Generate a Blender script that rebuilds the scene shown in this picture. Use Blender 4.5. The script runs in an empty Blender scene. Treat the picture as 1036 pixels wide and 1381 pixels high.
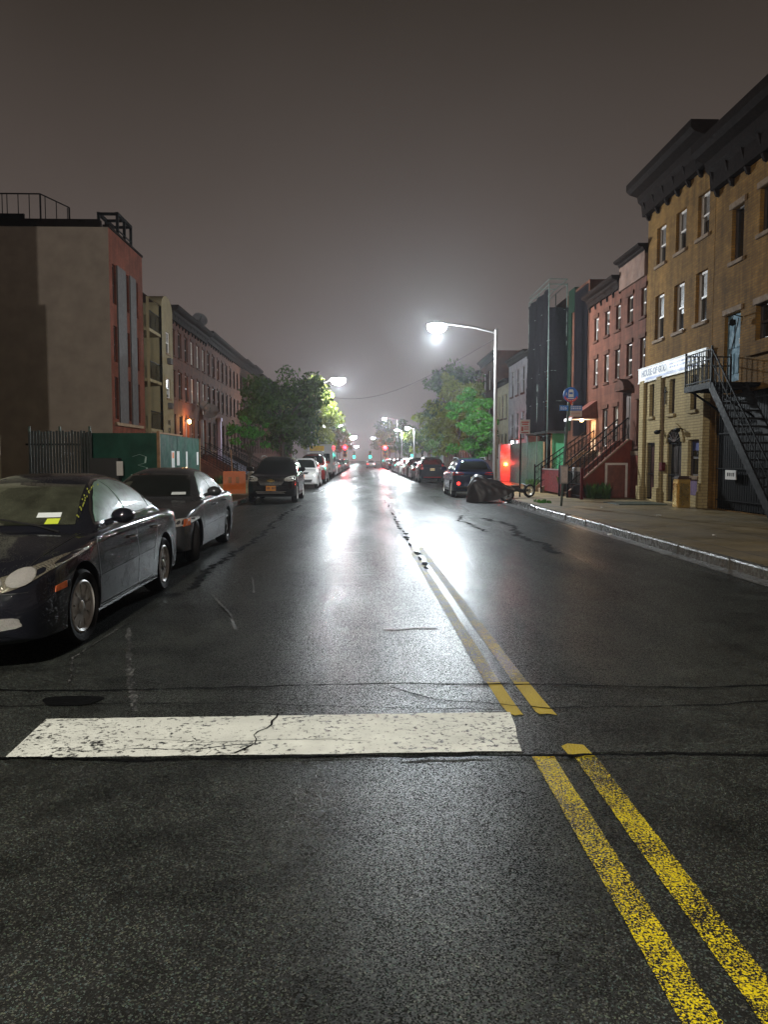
import bpy, bmesh, math, random
import numpy as np
from mathutils import Vector, Matrix
from mathutils.bvhtree import BVHTree
from mathutils.geometry import delaunay_2d_cdt
R = math.radians
random.seed(7)
scene = bpy.context.scene
COL = scene.collection

# ------------------------------------------------------------------ camera, world, exposure
cam_d = bpy.data.cameras.new("camera")
cam = bpy.data.objects.new("camera", cam_d); COL.objects.link(cam)
cam.location = (0, 0, 1.6)
cam.rotation_euler = (R(90 - 3.878), 0, R(-1.597))
cam_d.sensor_fit = 'VERTICAL'; cam_d.sensor_height = 36.0
cam_d.lens = 36.0 * 1040 / 1381
cam_d.clip_start = 0.05; cam_d.clip_end = 2000
scene.camera = cam
scene.view_settings.view_transform = 'Standard'
scene.view_settings.look = 'None'
scene.view_settings.exposure = 0.0
scene.view_settings.gamma = 1.0
scene.view_settings.use_curve_mapping = False
cy = scene.cycles
cy.use_denoising = True
try: cy.denoiser = 'OPENIMAGEDENOISE'
except Exception: pass
cy.max_bounces = 6; cy.diffuse_bounces = 2; cy.glossy_bounces = 3; cy.transmission_bounces = 3
cy.volume_bounces = 0; cy.transparent_max_bounces = 6
cy.caustics_reflective = False; cy.caustics_refractive = False
cy.sample_clamp_indirect = 4.0
cy.use_light_tree = True

world = bpy.data.worlds.new("World"); scene.world = world
world.use_nodes = True
wt = world.node_tree; wt.nodes.clear()
wo = wt.nodes.new('ShaderNodeOutputWorld'); bg = wt.nodes.new('ShaderNodeBackground')
tc = wt.nodes.new('ShaderNodeTexCoord'); sp = wt.nodes.new('ShaderNodeSeparateXYZ')
rp = wt.nodes.new('ShaderNodeValToRGB')
nz = wt.nodes.new('ShaderNodeTexNoise'); nz.inputs['Scale'].default_value = 2.2; nz.inputs['Detail'].default_value = 5
mr = wt.nodes.new('ShaderNodeMath'); mr.operation = 'MULTIPLY_ADD'; mr.inputs[1].default_value = 0.12
wt.links.new(tc.outputs['Generated'], sp.inputs[0]); wt.links.new(tc.outputs['Generated'], nz.inputs['Vector'])
wt.links.new(nz.outputs['Fac'], mr.inputs[0]); wt.links.new(sp.outputs['Z'], mr.inputs[2])
wt.links.new(mr.outputs[0], rp.inputs[0]); wt.links.new(rp.outputs[0], bg.inputs[0]); wt.links.new(bg.outputs[0], wo.inputs[0])
# cloud deck lit from below by the city: brown grey overhead, paler low down
rp.color_ramp.elements[0].position = 0.05; rp.color_ramp.elements[0].color = (0.165, 0.138, 0.135, 1)
rp.color_ramp.elements[1].position = 0.62; rp.color_ramp.elements[1].color = (0.025, 0.0195, 0.0145, 1)
e = rp.color_ramp.elements.new(0.22); e.color = (0.120, 0.098, 0.090, 1)
e = rp.color_ramp.elements.new(0.38); e.color = (0.078, 0.062, 0.054, 1)
bg.inputs[1].default_value = 1.0

LAMP_W = 7000.0
HAZE = 0.0007

# ------------------------------------------------------------------ helpers
def tag(o, label=None, cat=None, group=None, kind=None):
    if label: o['label'] = label
    if cat: o['category'] = cat
    if group: o['group'] = group
    if kind: o['kind'] = kind
    return o

def thing(name, label, cat, loc=(0, 0, 0), rz=0.0, group=None):
    o = bpy.data.objects.new(name, None); COL.objects.link(o)
    o.location = loc; o.rotation_euler = (0, 0, rz); o.empty_display_size = 0.2
    return tag(o, label, cat, group)

class MB:
    def __init__(s): s.v = []; s.f = []; s.m = []; s.ends = []
    def add(s, vs, fs, mi=0):
        b = len(s.v); s.v += [tuple(p) for p in vs]
        for f in fs: s.f.append(tuple(b + i for i in f)); s.m.append(mi)
        s.ends.append((len(s.v), len(s.f)))
        return s
    def box(s, x0, x1, y0, y1, z0, z1, mi=0):
        return s.add([(x0,y0,z0),(x1,y0,z0),(x1,y1,z0),(x0,y1,z0),(x0,y0,z1),(x1,y0,z1),(x1,y1,z1),(x0,y1,z1)],
                     [(0,3,2,1),(4,5,6,7),(0,1,5,4),(1,2,6,5),(2,3,7,6),(3,0,4,7)], mi)
    def quad(s, a, b, c, d, mi=0): return s.add([a, b, c, d], [(0, 1, 2, 3)], mi)
    def bar(s, p, q, w, h=None, mi=0):
        h = w if h is None else h
        p = Vector(p); q = Vector(q); d = (q - p).normalized()
        up = Vector((0, 0, 1)) if abs(d.z) < 0.95 else Vector((0, 1, 0))
        a = d.cross(up).normalized(); b = a.cross(d).normalized()
        a *= w / 2; b *= h / 2
        return s.add([p-a-b, p+a-b, p+a+b, p-a+b, q-a-b, q+a-b, q+a+b, q-a+b],
                     [(0,3,2,1),(4,5,6,7),(0,1,5,4),(1,2,6,5),(2,3,7,6),(3,0,4,7)], mi)
    def tube(s, path, r, n=8, mi=0, cap=True):
        pts = [Vector(p) for p in path]; rs = r if isinstance(r, (list, tuple)) else [r] * len(pts)
        rings = []; ref = None
        for i, p in enumerate(pts):
            d = (pts[min(i+1, len(pts)-1)] - pts[max(i-1, 0)]).normalized()
            if ref is None: ref = Vector((1, 0, 0)) if abs(d.x) < 0.9 else Vector((0, 1, 0))
            a = d.cross(ref).normalized(); b = d.cross(a).normalized(); ref = b.cross(d) if False else ref
            rings.append([p + (a * math.cos(2*math.pi*k/n) + b * math.sin(2*math.pi*k/n)) * rs[i] for k in range(n)])
        vs = [v for rg in rings for v in rg]; fs = []
        for i in range(len(pts) - 1):
            for k in range(n):
                fs.append((i*n+k, i*n+(k+1) % n, (i+1)*n+(k+1) % n, (i+1)*n+k))
        if cap: fs.append(tuple(range(n-1, -1, -1))); fs.append(tuple((len(pts)-1)*n+k for k in range(n)))
        return s.add(vs, fs, mi)
    def lathe(s, prof, n=24, M=None, mi=0, closed=False):
        M = M or Matrix(); vs = []; fs = []; m = len(prof)
        for k in range(n):
            a = 2*math.pi*k/n
            for (r, z) in prof: vs.append(M @ Vector((r*math.cos(a), r*math.sin(a), z)))
        for k in range(n):
            k2 = (k+1) % n
            for i in range(m - (0 if closed else 1)):
                j = (i+1) % m
                fs.append((k*m+i, k2*m+i, k2*m+j, k*m+j))
        return s.add(vs, fs, mi)
    def prism(s, poly, M, h, mi=0):
        n = len(poly); vs = [M @ Vector((x, y, 0)) for x, y in poly] + [M @ Vector((x, y, h)) for x, y in poly]
        fs = [tuple(range(n-1, -1, -1)), tuple(range(n, 2*n))] + [(i, (i+1) % n, n+(i+1) % n, n+i) for i in range(n)]
        return s.add(vs, fs, mi)
    def build_each(s, name, mats, parent, per=1, **kw):
        """every `per` shapes added become one object of their own"""
        ends = s.ends; out = []
        for i in range(0, len(ends), per):
            v0, f0 = ends[i-1] if i else (0, 0); v1, f1 = ends[min(i+per, len(ends))-1]
            p = MB(); p.v = s.v[v0:v1]; p.f = [tuple(k - v0 for k in f) for f in s.f[f0:f1]]; p.m = s.m[f0:f1]; out.append(p.build(name, mats, parent, **kw))
        return out
    def mesh(s, name):
        me = bpy.data.meshes.new(name); me.from_pydata(s.v, [], s.f); me.update(); return me
    def build(s, name, mats, parent=None, smooth=None, loc=None, bevel=0, recalc=False):
        me = s.mesh(name)
        if not isinstance(mats, (list, tuple)): mats = [mats]
        for m in mats: me.materials.append(m)
        if len(mats) > 1: me.polygons.foreach_set('material_index', s.m)
        if recalc:
            bm = bmesh.new(); bm.from_mesh(me); bmesh.ops.remove_doubles(bm, verts=bm.verts, dist=1e-5)
            bmesh.ops.recalc_face_normals(bm, faces=bm.faces); bm.to_mesh(me); bm.free()
        if bevel:
            bm = bmesh.new(); bm.from_mesh(me)
            bmesh.ops.bevel(bm, geom=list(bm.edges), offset=bevel, segments=2, affect='EDGES', clamp_overlap=True); bm.to_mesh(me); bm.free()
        if smooth is not None:
            me.shade_smooth(); me.set_sharp_from_angle(angle=R(smooth))
        return link(name, me, parent, loc)

def link(name, me, parent=None, loc=None):
    o = bpy.data.objects.new(name, me); COL.objects.link(o)
    if parent: o.parent = parent
    if loc: o.location = loc
    return o

def frame_m(o, x, y):           # matrix with given origin, x axis, y axis
    x = Vector(x).normalized(); y = Vector(y).normalized(); z = x.cross(y)
    M = Matrix((x, y, z)).transposed().to_4x4(); M.translation = Vector(o); return M

def text(name, s, size, mat, parent, M, extrude=0.004, align='LEFT', sx=1.0, bold=0.0):
    cu = bpy.data.curves.new(name, 'FONT'); cu.body = s; cu.size = size; cu.offset = size * bold; cu.extrude = extrude; cu.align_x = align
    t = bpy.data.objects.new(name, cu); COL.objects.link(t)
    dg = bpy.context.evaluated_depsgraph_get(); me = bpy.data.meshes.new_from_object(t.evaluated_get(dg))
    bpy.data.objects.remove(t)
    me.transform(M @ Matrix.Diagonal((sx, 1, 1, 1))); me.materials.clear(); me.materials.append(mat)
    return link(name, me, parent)

def copy_tree(o, parent=None):
    c = o.copy(); COL.objects.link(c); c.parent = parent
    for ch in list(o.children): copy_tree(ch, c)
    return c

# ------------------------------------------------------------------ materials
MATS = {}
class NT:
    def __init__(s, name):
        s.m = bpy.data.materials.new(name); s.m.use_nodes = True; s.t = s.m.node_tree; s.t.nodes.clear()
        s.out = s.t.nodes.new('ShaderNodeOutputMaterial'); s.b = s.t.nodes.new('ShaderNodeBsdfPrincipled')
        s.t.links.new(s.b.outputs[0], s.out.inputs[0]); s.tc = None
    def n(s, typ, **kw):
        nd = s.t.nodes.new('ShaderNode' + typ)
        for k, v in kw.items():
            if k in nd.inputs.keys() if hasattr(nd.inputs, 'keys') else False: nd.inputs[k].default_value = v
            else: setattr(nd, k, v)
        return nd
    def l(s, a, b): s.t.links.new(a, b)
    def co(s):
        if not s.tc: s.tc = s.n('TexCoord')
        return s.tc.outputs['Object']
    def noise(s, scale, detail=4, vec=None, rough=0.55):
        nd = s.n('TexNoise'); nd.inputs['Scale'].default_value = scale; nd.inputs['Detail'].default_value = detail
        nd.inputs['Roughness'].default_value = rough
        s.l(vec or s.co(), nd.inputs['Vector']); return nd.outputs['Fac']
    def stretch(s, sx, sy, sz):
        mp = s.n('Mapping'); mp.inputs['Scale'].default_value = (sx, sy, sz); s.l(s.co(), mp.inputs['Vector']); return mp.outputs[0]
    def ramp(s, fac, stops):
        r = s.n('ValToRGB'); el = r.color_ramp.elements
        for i, (p, c) in enumerate(stops):
            e = el[i] if i < 2 else el.new(p)
            e.position = p; e.color = (c, c, c, 1) if not isinstance(c, tuple) else (*c, 1)
        s.l(fac, r.inputs[0]); return r.outputs[0]
    def math(s, op, a, b=None):
        nd = s.n('Math'); nd.operation = op
        for i, x in enumerate((a, b)):
            if x is None: continue
            if isinstance(x, (int, float)): nd.inputs[i].default_value = x
            else: s.l(x, nd.inputs[i])
        return nd.outputs[0]
    def mix(s, fac, a, b, mode='MIX'):
        nd = s.n('Mix'); nd.data_type = 'RGBA'; nd.blend_type = mode
        for i, x in ((0, fac), (6, a), (7, b)):
            if isinstance(x, (int, float)): nd.inputs[i].default_value = x
            elif isinstance(x, tuple): nd.inputs[i].default_value = (*x, 1)
            else: s.l(x, nd.inputs[i])
        return nd.outputs[2]
    def bump(s, h, strength=0.3, dist=0.02):
        nd = s.n('Bump'); nd.inputs['Strength'].default_value = strength; nd.inputs['Distance'].default_value = dist
        s.l(h, nd.inputs['Height']); s.l(nd.outputs[0], s.b.inputs['Normal']); return nd
    def set(s, **kw):
        for k, v in kw.items():
            i = s.b.inputs[k.replace('_', ' ')]
            if isinstance(v, (int, float)): i.default_value = v
            elif isinstance(v, tuple): i.default_value = (*v, 1)
            else: s.l(v, i)
        return s

def mk(name, col, rough=0.6, metal=0.0, var=0.25, scale=3.0, bump=0.0, bscale=40.0, spec=0.5, **kw):
    t = NT(name)
    a = t.noise(scale, 5); 
    c = t.mix(t.ramp(a, [(0.3, 0.0), (0.7, 1.0)]), tuple(x * (1 - var) for x in col), tuple(min(1, x * (1 + var)) for x in col))
    t.set(Base_Color=c, Metallic=metal)
    t.set(Roughness=t.ramp(t.noise(scale * 2.3, 4), [(0.3, max(0.02, rough * 0.8)), (0.7, min(1, rough * 1.2))]))
    t.b.inputs['Specular IOR Level'].default_value = 0.15 if (spec == 0.5 and rough >= 0.55 and metal < .3) else spec
    for k, v in kw.items(): t.set(**{k: v})
    if bump: t.bump(t.noise(bscale, 3), bump, 0.01)
    MATS[name] = t.m; return t.m

def emis(name, col, s):
    t = NT(name); t.set(Base_Color=(0.2, 0.2, 0.2), Emission_Color=col, Emission_Strength=s); return t.m

def brick(name, c1, c2, mortar, bw=0.21, bh=0.075, stain=0.5, bump=0.5, rough=0.85, ms=0.012):
    t = NT(name); sx = t.n('SeparateXYZ'); t.l(t.co(), sx.inputs[0])
    u = t.math('ADD', sx.outputs[0], sx.outputs[1]); cb = t.n('CombineXYZ'); t.l(u, cb.inputs[0]); t.l(sx.outputs[2], cb.inputs[1])
    b = t.n('TexBrick'); t.l(cb.outputs[0], b.inputs['Vector'])
    for k, v in (('Color1', c1), ('Color2', c2), ('Mortar', mortar)): b.inputs[k].default_value = (*v, 1)
    b.inputs['Scale'].default_value = 1.0; b.inputs['Mortar Size'].default_value = ms; b.inputs['Brick Width'].default_value = bw
    b.inputs['Row Height'].default_value = bh; b.inputs['Bias'].default_value = 0.0; b.inputs['Mortar Smooth'].default_value = 0.3
    st = t.ramp(t.noise(0.9, 7, rough=0.7), [(0.32, 1 - stain), (0.68, 1.0)])
    st2 = t.ramp(t.noise(1.2, 4, t.stretch(3, 3, 0.35)), [(0.35, 1 - stain * 0.6), (0.6, 1.0)])
    t.set(Base_Color=t.mix(1.0, t.mix(1.0, b.outputs['Color'], st, 'MULTIPLY'), st2, 'MULTIPLY'), Roughness=rough)
    t.b.inputs['Specular IOR Level'].default_value = 0.1
    hh = t.math('ADD', t.math('MULTIPLY', b.outputs['Fac'], -1.0), t.math('MULTIPLY', t.noise(30, 4), 0.5))
    t.bump(hh, bump, 0.012); MATS[name] = t.m; return t.m

# -- wet asphalt -----------------------------------------------------------
def asphalt(name, base=0.026, rough=(0.34, 0.55), tracks=True):
    t = NT(name)
    v = t.n('TexVoronoi'); v.inputs['Scale'].default_value = 175; t.l(t.co(), v.inputs['Vector'])
    v2 = t.n('TexVoronoi'); v2.inputs['Scale'].default_value = 420; t.l(t.co(), v2.inputs['Vector'])
    hsv = t.n('HueSaturation'); hsv.inputs['Saturation'].default_value = 0.35; hsv.inputs['Value'].default_value = 0.12
    t.l(v.outputs['Color'], hsv.inputs['Color'])
    sepc = t.n('SeparateColor'); t.l(v.outputs['Color'], sepc.inputs[0])
    stone = t.ramp(sepc.outputs[1], [(0.66, 0.0), (0.98, 0.6)])          # a few pale stones
    dirt = t.mix(1.0, t.ramp(t.noise(0.55, 6, rough=0.65), [(0.3, 0.5), (0.7, 1.6)]), t.ramp(t.noise(2.6, 5, rough=0.7), [(0.33, 0.55), (0.55, 1.2)]), 'MULTIPLY')
    c = t.mix(stone, (base * 0.97, base, base * 0.93), hsv.outputs[0])
    c = t.mix(1.0, c, dirt, 'MULTIPLY')
    t.set(Base_Color=c)
    # the surface is polished where wheels run, and the film of water is patchy
    lg = t.noise(0.35, 3, t.stretch(2.2, 0.35, 1)); sm = t.noise(40, 3)
    r = t.math('ADD', t.math('MULTIPLY', lg, 0.8), t.math('MULTIPLY', sm, 0.2))
    if tracks:
        sx = t.n('SeparateXYZ'); t.l(t.co(), sx.inputs[0])
        w = t.math('SINE', t.math('MULTIPLY', sx.outputs[0], 3.6))
        r = t.math('ADD', r, t.math('MULTIPLY', w, 0.06))
    film = t.ramp(r, [(0.32, rough[0]), (0.68, rough[1])])
    # more than half of the stones stand dry above the film of water
    dry = t.ramp(t.math('ADD', sepc.outputs[2], t.math('MULTIPLY', t.math('SUBTRACT', lg, 0.5), 0.9)), [(0.42, 0.0), (0.62, 1.0)])
    t.set(Roughness=t.mix(dry, film, (0.85, 0.85, 0.85)))
    t.l(t.mix(dry, t.ramp(sepc.outputs[0], [(0.0, 0.10), (1.0, 0.70)]), (0.01, 0.01, 0.01)), t.b.inputs['Specular IOR Level'])
    h = t.math('ADD', t.math('MULTIPLY', sepc.outputs[1], 0.35), t.math('MULTIPLY', t.noise(75, 5, rough=0.7), 0.9))
    t.bump(h, 0.16, 0.012)
    MATS[name] = t.m; return t.m

def worn_paint(name, col, lo, hi, base=0.013, scale=60, extra=0.0, wr=0.6):
    """road paint rubbed off the high stones: the asphalt shows between"""
    t = NT(name)
    v = t.n('TexVoronoi'); v.inputs['Scale'].default_value = 85; t.l(t.co(), v.inputs['Vector'])
    m = t.math('ADD', t.math('MULTIPLY', t.noise(scale, 5, rough=0.7), 0.74), t.math('MULTIPLY', t.noise(2.2, 4, rough=0.6), 0.26))
    if extra:
        cr = t.n('TexVoronoi'); cr.feature = 'DISTANCE_TO_EDGE'; cr.inputs['Scale'].default_value = 9
        dn = t.n('Mapping'); dn.inputs['Scale'].default_value = (0.8, 1.6, 1); t.l(t.co(), dn.inputs['Vector']); t.l(dn.outputs[0], cr.inputs['Vector'])
        line = t.ramp(cr.outputs['Distance'], [(0.0, 1.0), (0.035, 0.0)])
        gate = t.ramp(t.noise(1.3, 4), [(0.42, 0.0), (0.62, 1.0)])
        m = t.math('SUBTRACT', m, t.math('MULTIPLY', t.math('MULTIPLY', line, gate), extra))
    f = t.ramp(m, [(lo, 0.0), (hi, 1.0)])
    tone = t.ramp(t.noise(5, 5), [(0.3, 0.8), (0.7, 1.05)])
    t.set(Base_Color=t.mix(f, (base, base, base), t.mix(1.0, col, tone, 'MULTIPLY')), Roughness=t.ramp(f, [(0, 0.28), (1, wr)]))
    t.b.inputs['Specular IOR Level'].default_value = 0.06
    t.bump(t.math('ADD', t.math('MULTIPLY', v.outputs['Distance'], -0.6), t.math('MULTIPLY', f, 0.4)), 0.6, 0.01)
    MATS[name] = t.m; return t.m

M_ASPH = asphalt("wet_asphalt", 0.013, (0.25, 0.39))
M_PATCH = asphalt("utility_cut_asphalt", 0.012, (0.26, 0.40), False)
M_TAR = mk("tar_seal", (0.003, 0.003, 0.003), 0.85, var=0.4, scale=20, bump=0.4, spec=0.03)
M_WHITE_RD = worn_paint("stop_bar_paint", (0.72, 0.74, 0.68), 0.40, 0.455, extra=0.10, scale=30)
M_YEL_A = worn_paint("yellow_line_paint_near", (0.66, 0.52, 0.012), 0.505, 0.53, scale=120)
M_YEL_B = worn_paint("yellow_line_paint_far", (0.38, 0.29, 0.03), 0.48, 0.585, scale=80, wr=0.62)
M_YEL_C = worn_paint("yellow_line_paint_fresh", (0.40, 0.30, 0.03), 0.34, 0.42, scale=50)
M_TRACE = worn_paint("rubbed_out_paint", (0.30, 0.30, 0.29), 0.50, 0.62, scale=40)

def slab(name, col, cell=1.5, rough=0.6):
    t = NT(name); b = t.n('TexBrick'); b.offset = 0.0; t.l(t.co(), b.inputs['Vector'])
    for k, v in (('Color1', col), ('Color2', tuple(x * 0.8 for x in col)), ('Mortar', tuple(x * 0.22 for x in col))): b.inputs[k].default_value = (*v, 1)
    b.inputs['Scale'].default_value = 1.0; b.inputs['Mortar Size'].default_value = 0.016
    b.inputs['Brick Width'].default_value = cell; b.inputs['Row Height'].default_value = cell
    st = t.ramp(t.noise(0.8, 7, rough=0.7), [(0.3, 0.45), (0.7, 1.1)]); st2 = t.ramp(t.noise(25, 3), [(0.3, 0.8), (0.7, 1.1)])
    t.set(Base_Color=t.mix(1.0, t.mix(1.0, b.outputs['Color'], st, 'MULTIPLY'), st2, 'MULTIPLY'), Roughness=t.ramp(t.noise(1.1, 5), [(0.35, rough * 0.7), (0.65, rough * 1.3)]))
    t.bump(t.math('ADD', t.math('MULTIPLY', b.outputs['Fac'], -1.5), t.noise(60, 3)), 0.35, 0.01); return t.m
M_PAVE = slab("concrete_flags", (0.235, 0.165, 0.065))
M_KERB = mk("wet_kerb_stone", (0.11, 0.105, 0.095), 0.27, var=0.45, scale=5, bump=0.5, bscale=25)
M_SOIL = mk("vacant_lot_soil", (0.03, 0.027, 0.022), 0.9, var=0.5, scale=2, bump=0.6, bscale=12)

M_YBRICK = brick("tan_brick", (0.36, 0.185, 0.04), (0.27, 0.13, 0.025), (0.22, 0.13, 0.045), stain=0.6)
M_PBRICK = brick("painted_cream_brick", (0.52, 0.40, 0.20), (0.47, 0.36, 0.18), (0.34, 0.26, 0.14), bh=0.09, bw=0.3, stain=0.25, bump=0.9, ms=0.014)
M_RBRICK = brick("red_brick", (0.20, 0.048, 0.026), (0.16, 0.038, 0.02), (0.12, 0.065, 0.045), stain=0.5)
M_BROWN = brick("brownstone", (0.155, 0.058, 0.036), (0.13, 0.048, 0.03), (0.085, 0.038, 0.025), bw=0.7, bh=0.3, stain=0.5, bump=0.25, ms=0.006)
M_BROWN2 = brick("dark_brownstone", (0.125, 0.05, 0.03), (0.10, 0.04, 0.025), (0.065, 0.03, 0.02), bw=0.7, bh=0.3, stain=0.5, bump=0.25, ms=0.006)
M_PINK = mk("pinkish_parapet_render", (0.15, 0.088, 0.065), 0.85, scale=2)
M_RENDER = mk("grey_party_wall_render", (0.40, 0.34, 0.295), 0.9, var=0.14, scale=1.2, bump=0.35, bscale=30)
M_PALE = mk("pale_stucco", (0.42, 0.38, 0.25), 0.85, var=0.15, scale=1.5, bump=0.3)
M_CREAM = mk("cream_stucco", (0.21, 0.165, 0.09), 0.85, var=0.15, scale=1.5, bump=0.3)
M_GREYST = mk("grey_painted_front", (0.27, 0.26, 0.28), 0.8, var=0.2, scale=2, bump=0.2)
M_CREAMF = mk("cream_painted_front", (0.36, 0.33, 0.22), 0.8, var=0.2, scale=2, bump=0.2)
M_PANEL = mk("grey_facade_panel", (0.075, 0.067, 0.064), 0.75, var=0.1)
M_STONE = mk("stone_trim", (0.20, 0.135, 0.085), 0.8, var=0.25, scale=6, bump=0.3)
M_CORN = mk("dark_cornice_paint", (0.011, 0.006, 0.0045), 0.8, var=0.4, scale=8, bump=0.3, spec=0.03)
M_BLACK = mk("black_iron", (0.0045, 0.004, 0.004), 0.65, var=0.4, scale=12, spec=0.08)
M_WFRAME = mk("white_window_frame", (0.62, 0.56, 0.52), 0.5, var=0.12, scale=6)
M_DFRAME = mk("dark_window_frame", (0.05, 0.035, 0.03), 0.5, scale=6)
M_GLASS = mk("night_window_glass", (0.010, 0.010, 0.011), 0.08, var=0.5, scale=1.5, spec=0.6)
M_BLIND = mk("blind_behind_glass", (0.14, 0.125, 0.115), 0.3, var=0.2, scale=2.0, spec=0.6)
M_CURT = mk("pale_curtain_behind_glass", (0.34, 0.31, 0.25), 0.35, var=0.3, scale=5.0, spec=0.6)
M_RDOOR = mk("red_brown_door", (0.16, 0.045, 0.03), 0.5, var=0.3, scale=6)
M_DOOR = mk("dark_wood_door", (0.06, 0.03, 0.018), 0.5, var=0.3, scale=6)
M_BLUED = mk("pale_blue_door", (0.14, 0.24, 0.31), 0.75, var=0.35, scale=4)
M_SIGNW = mk("white_sign_board", (0.66, 0.64, 0.62), 0.5, var=0.08)
M_SIGNB = mk("sign_lettering_navy", (0.03, 0.05, 0.13), 0.5)
M_SIGNBL = mk("sign_stripe_blue", (0.10, 0.15, 0.38), 0.5)
M_GREENP = mk("green_plywood", (0.012, 0.062, 0.042), 0.6, var=0.45, scale=1.5, bump=0.15)
M_GREENLIT = mk("lamplit_green_plywood", (0.075, 0.32, 0.16), 0.6, var=0.2, scale=2, bump=0.15)  # porch light on this fence panel is put into its green
M_GREEND = mk("dark_green_plywood", (0.04, 0.10, 0.06), 0.6, var=0.35, scale=3, bump=0.15)
M_TIMB = mk("raw_timber_post", (0.30, 0.17, 0.09), 0.7, var=0.2, scale=8)
M_NET = mk("black_scaffold_netting", (0.005, 0.004, 0.005), 1.0, var=0.5, scale=14, bump=0.7, bscale=9, spec=0.02)
M_NETG = mk("green_debris_net", (0.003, 0.011, 0.005), 0.9, var=0.5, scale=10)
M_STEEL = mk("galvanised_steel", (0.26, 0.245, 0.235), 0.42, 0.6, var=0.15, scale=6)
M_STEELD = mk("dark_green_pole_paint", (0.06, 0.085, 0.07), 0.45, 0.3, scale=6)
M_RED = mk("red_fence_paint", (0.09, 0.006, 0.006), 0.8, var=0.3, scale=5)
M_REDB = mk("red_basement_wall", (0.16, 0.032, 0.018), 0.7, var=0.3, scale=3, bump=0.2)
M_ORANGE = mk("orange_plastic", (0.95, 0.20, 0.02), 0.45, var=0.12)
M_CONC = mk("pale_concrete_block", (0.33, 0.30, 0.25), 0.8, var=0.25, bump=0.4)
M_GOLD = mk("gold_metal_bin", (0.62, 0.40, 0.12), 0.38, 0.75, var=0.2, scale=4)
M_TIRE = mk("tyre_rubber", (0.012, 0.011, 0.011), 0.7, var=0.3, scale=30, bump=0.4, bscale=60)
M_RIM = mk("alloy_rim", (0.78, 0.76, 0.72), 0.35, 0.1, var=0.1)
M_RIMD = mk("dull_steel_rim", (0.10, 0.09, 0.085), 0.45, 0.6, var=0.3, scale=9)
M_TRIM = mk("black_trim", (0.012, 0.012, 0.013), 0.5, var=0.2, scale=20)
M_CHROME = mk("chrome", (0.7, 0.7, 0.7), 0.12, 1.0, var=0.05)
M_PLATE = mk("orange_number_plate", (0.85, 0.30, 0.02), 0.4, var=0.05)
M_PLATEY = mk("pale_number_plate", (0.62, 0.50, 0.22), 0.4, var=0.05)
M_AMBER = mk("amber_lens", (0.50, 0.10, 0.02), 0.2, var=0.25, scale=30)
M_TAIL = mk("red_tail_lens", (0.34, 0.015, 0.015), 0.2, var=0.3, scale=30)
M_STICKW = mk("white_sticker", (0.75, 0.80, 0.80), 0.5, var=0.05)
M_STICKY = mk("yellow_green_sticker", (0.60, 0.70, 0.06), 0.5, var=0.05)
M_CATKIN = mk("dull_yellow_catkin", (0.30, 0.32, 0.04), 0.6)
M_COVER = mk("dark_bike_cover_fabric", (0.034, 0.026, 0.026), 0.42, var=0.35, scale=4, bump=0.5, bscale=9)
M_BARK = mk("bark", (0.05, 0.038, 0.028), 0.9, var=0.4, scale=9, bump=0.8, bscale=20)
def lens(name, col, sc=95):
    t = NT(name); v = t.n('TexVoronoi'); v.inputs['Scale'].default_value = sc; t.l(t.co(), v.inputs['Vector'])
    t.set(Base_Color=t.mix(t.ramp(v.outputs['Distance'], [(0.1, 1.0), (0.7, 0.0)]), tuple(x * 0.62 for x in col), col), Roughness=0.14, Metallic=0.5, Coat_Weight=1.0, Coat_Roughness=0.05)
    t.bump(v.outputs['Distance'], 0.9, 0.01); return t.m
M_HEAD = lens("headlight_lens", (0.9, 0.87, 0.83), 170)
M_HEAD2 = mk("pale_headlamp_glass", (0.75, 0.68, 0.62), 0.25, 0.2, var=0.45, scale=25)
M_HEADH = lens("hazed_headlight_lens", (0.34, 0.31, 0.24), 60)
def paint(name, col, rough=0.22, metal=0.0, drops=0.0):
    t = NT(name); n = t.noise(1.5, 4)
    t.set(Base_Color=t.mix(n, tuple(x * 0.85 for x in col), tuple(x * 1.1 for x in col)), Metallic=metal, Roughness=rough * .45)
    if drops:
        v = t.n('TexVoronoi'); v.inputs['Scale'].default_value = 70; v.inputs['Randomness'].default_value = 1; t.l(t.co(), v.inputs['Vector'])
        d = t.ramp(v.outputs['Distance'], [(0.0, 1.0), (0.42, 0.0)])
        nd = t.bump(t.math('MULTIPLY', d, t.ramp(t.noise(6, 3), [(0.4, 0.0), (0.6, 1.0)])), drops, 0.006)
    return t.m
def wetglass(name, col, rough=0.25, bump=0.8):
    t = NT(name); v = t.n('TexVoronoi'); v.inputs['Scale'].default_value = 75; t.l(t.co(), v.inputs['Vector'])
    d = t.ramp(v.outputs['Distance'], [(0.0, 1.0), (0.5, 0.0)])
    t.set(Base_Color=t.mix(t.ramp(t.noise(4, 5), [(0.35, 0.0), (0.65, 1.0)]), tuple(x * 0.55 for x in col), tuple(x * 1.3 for x in col)), Roughness=rough, Coat_Weight=1.0, Coat_Roughness=0.03)
    t.bump(d, bump, 0.008); return t.m
M_WETG = wetglass("rain_beaded_side_glass", (0.11, 0.20, 0.15), 0.42)
M_WSCR = wetglass("misted_windscreen", (0.046, 0.050, 0.034), 0.25, 0.35)
M_CARG = mk("dark_car_glass", (0.010, 0.013, 0.012), 0.06, var=0.4, scale=2, spec=0.7)
M_CARGR = mk("rear_glass_red_reflection", (0.06, 0.008, 0.008), 0.08, var=0.4, scale=2, spec=0.7)  # red reflection put into the glass colour
M_LAMP = emis("street_lamp_light", (0.86, 0.95, 1.0), 60.0)
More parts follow.
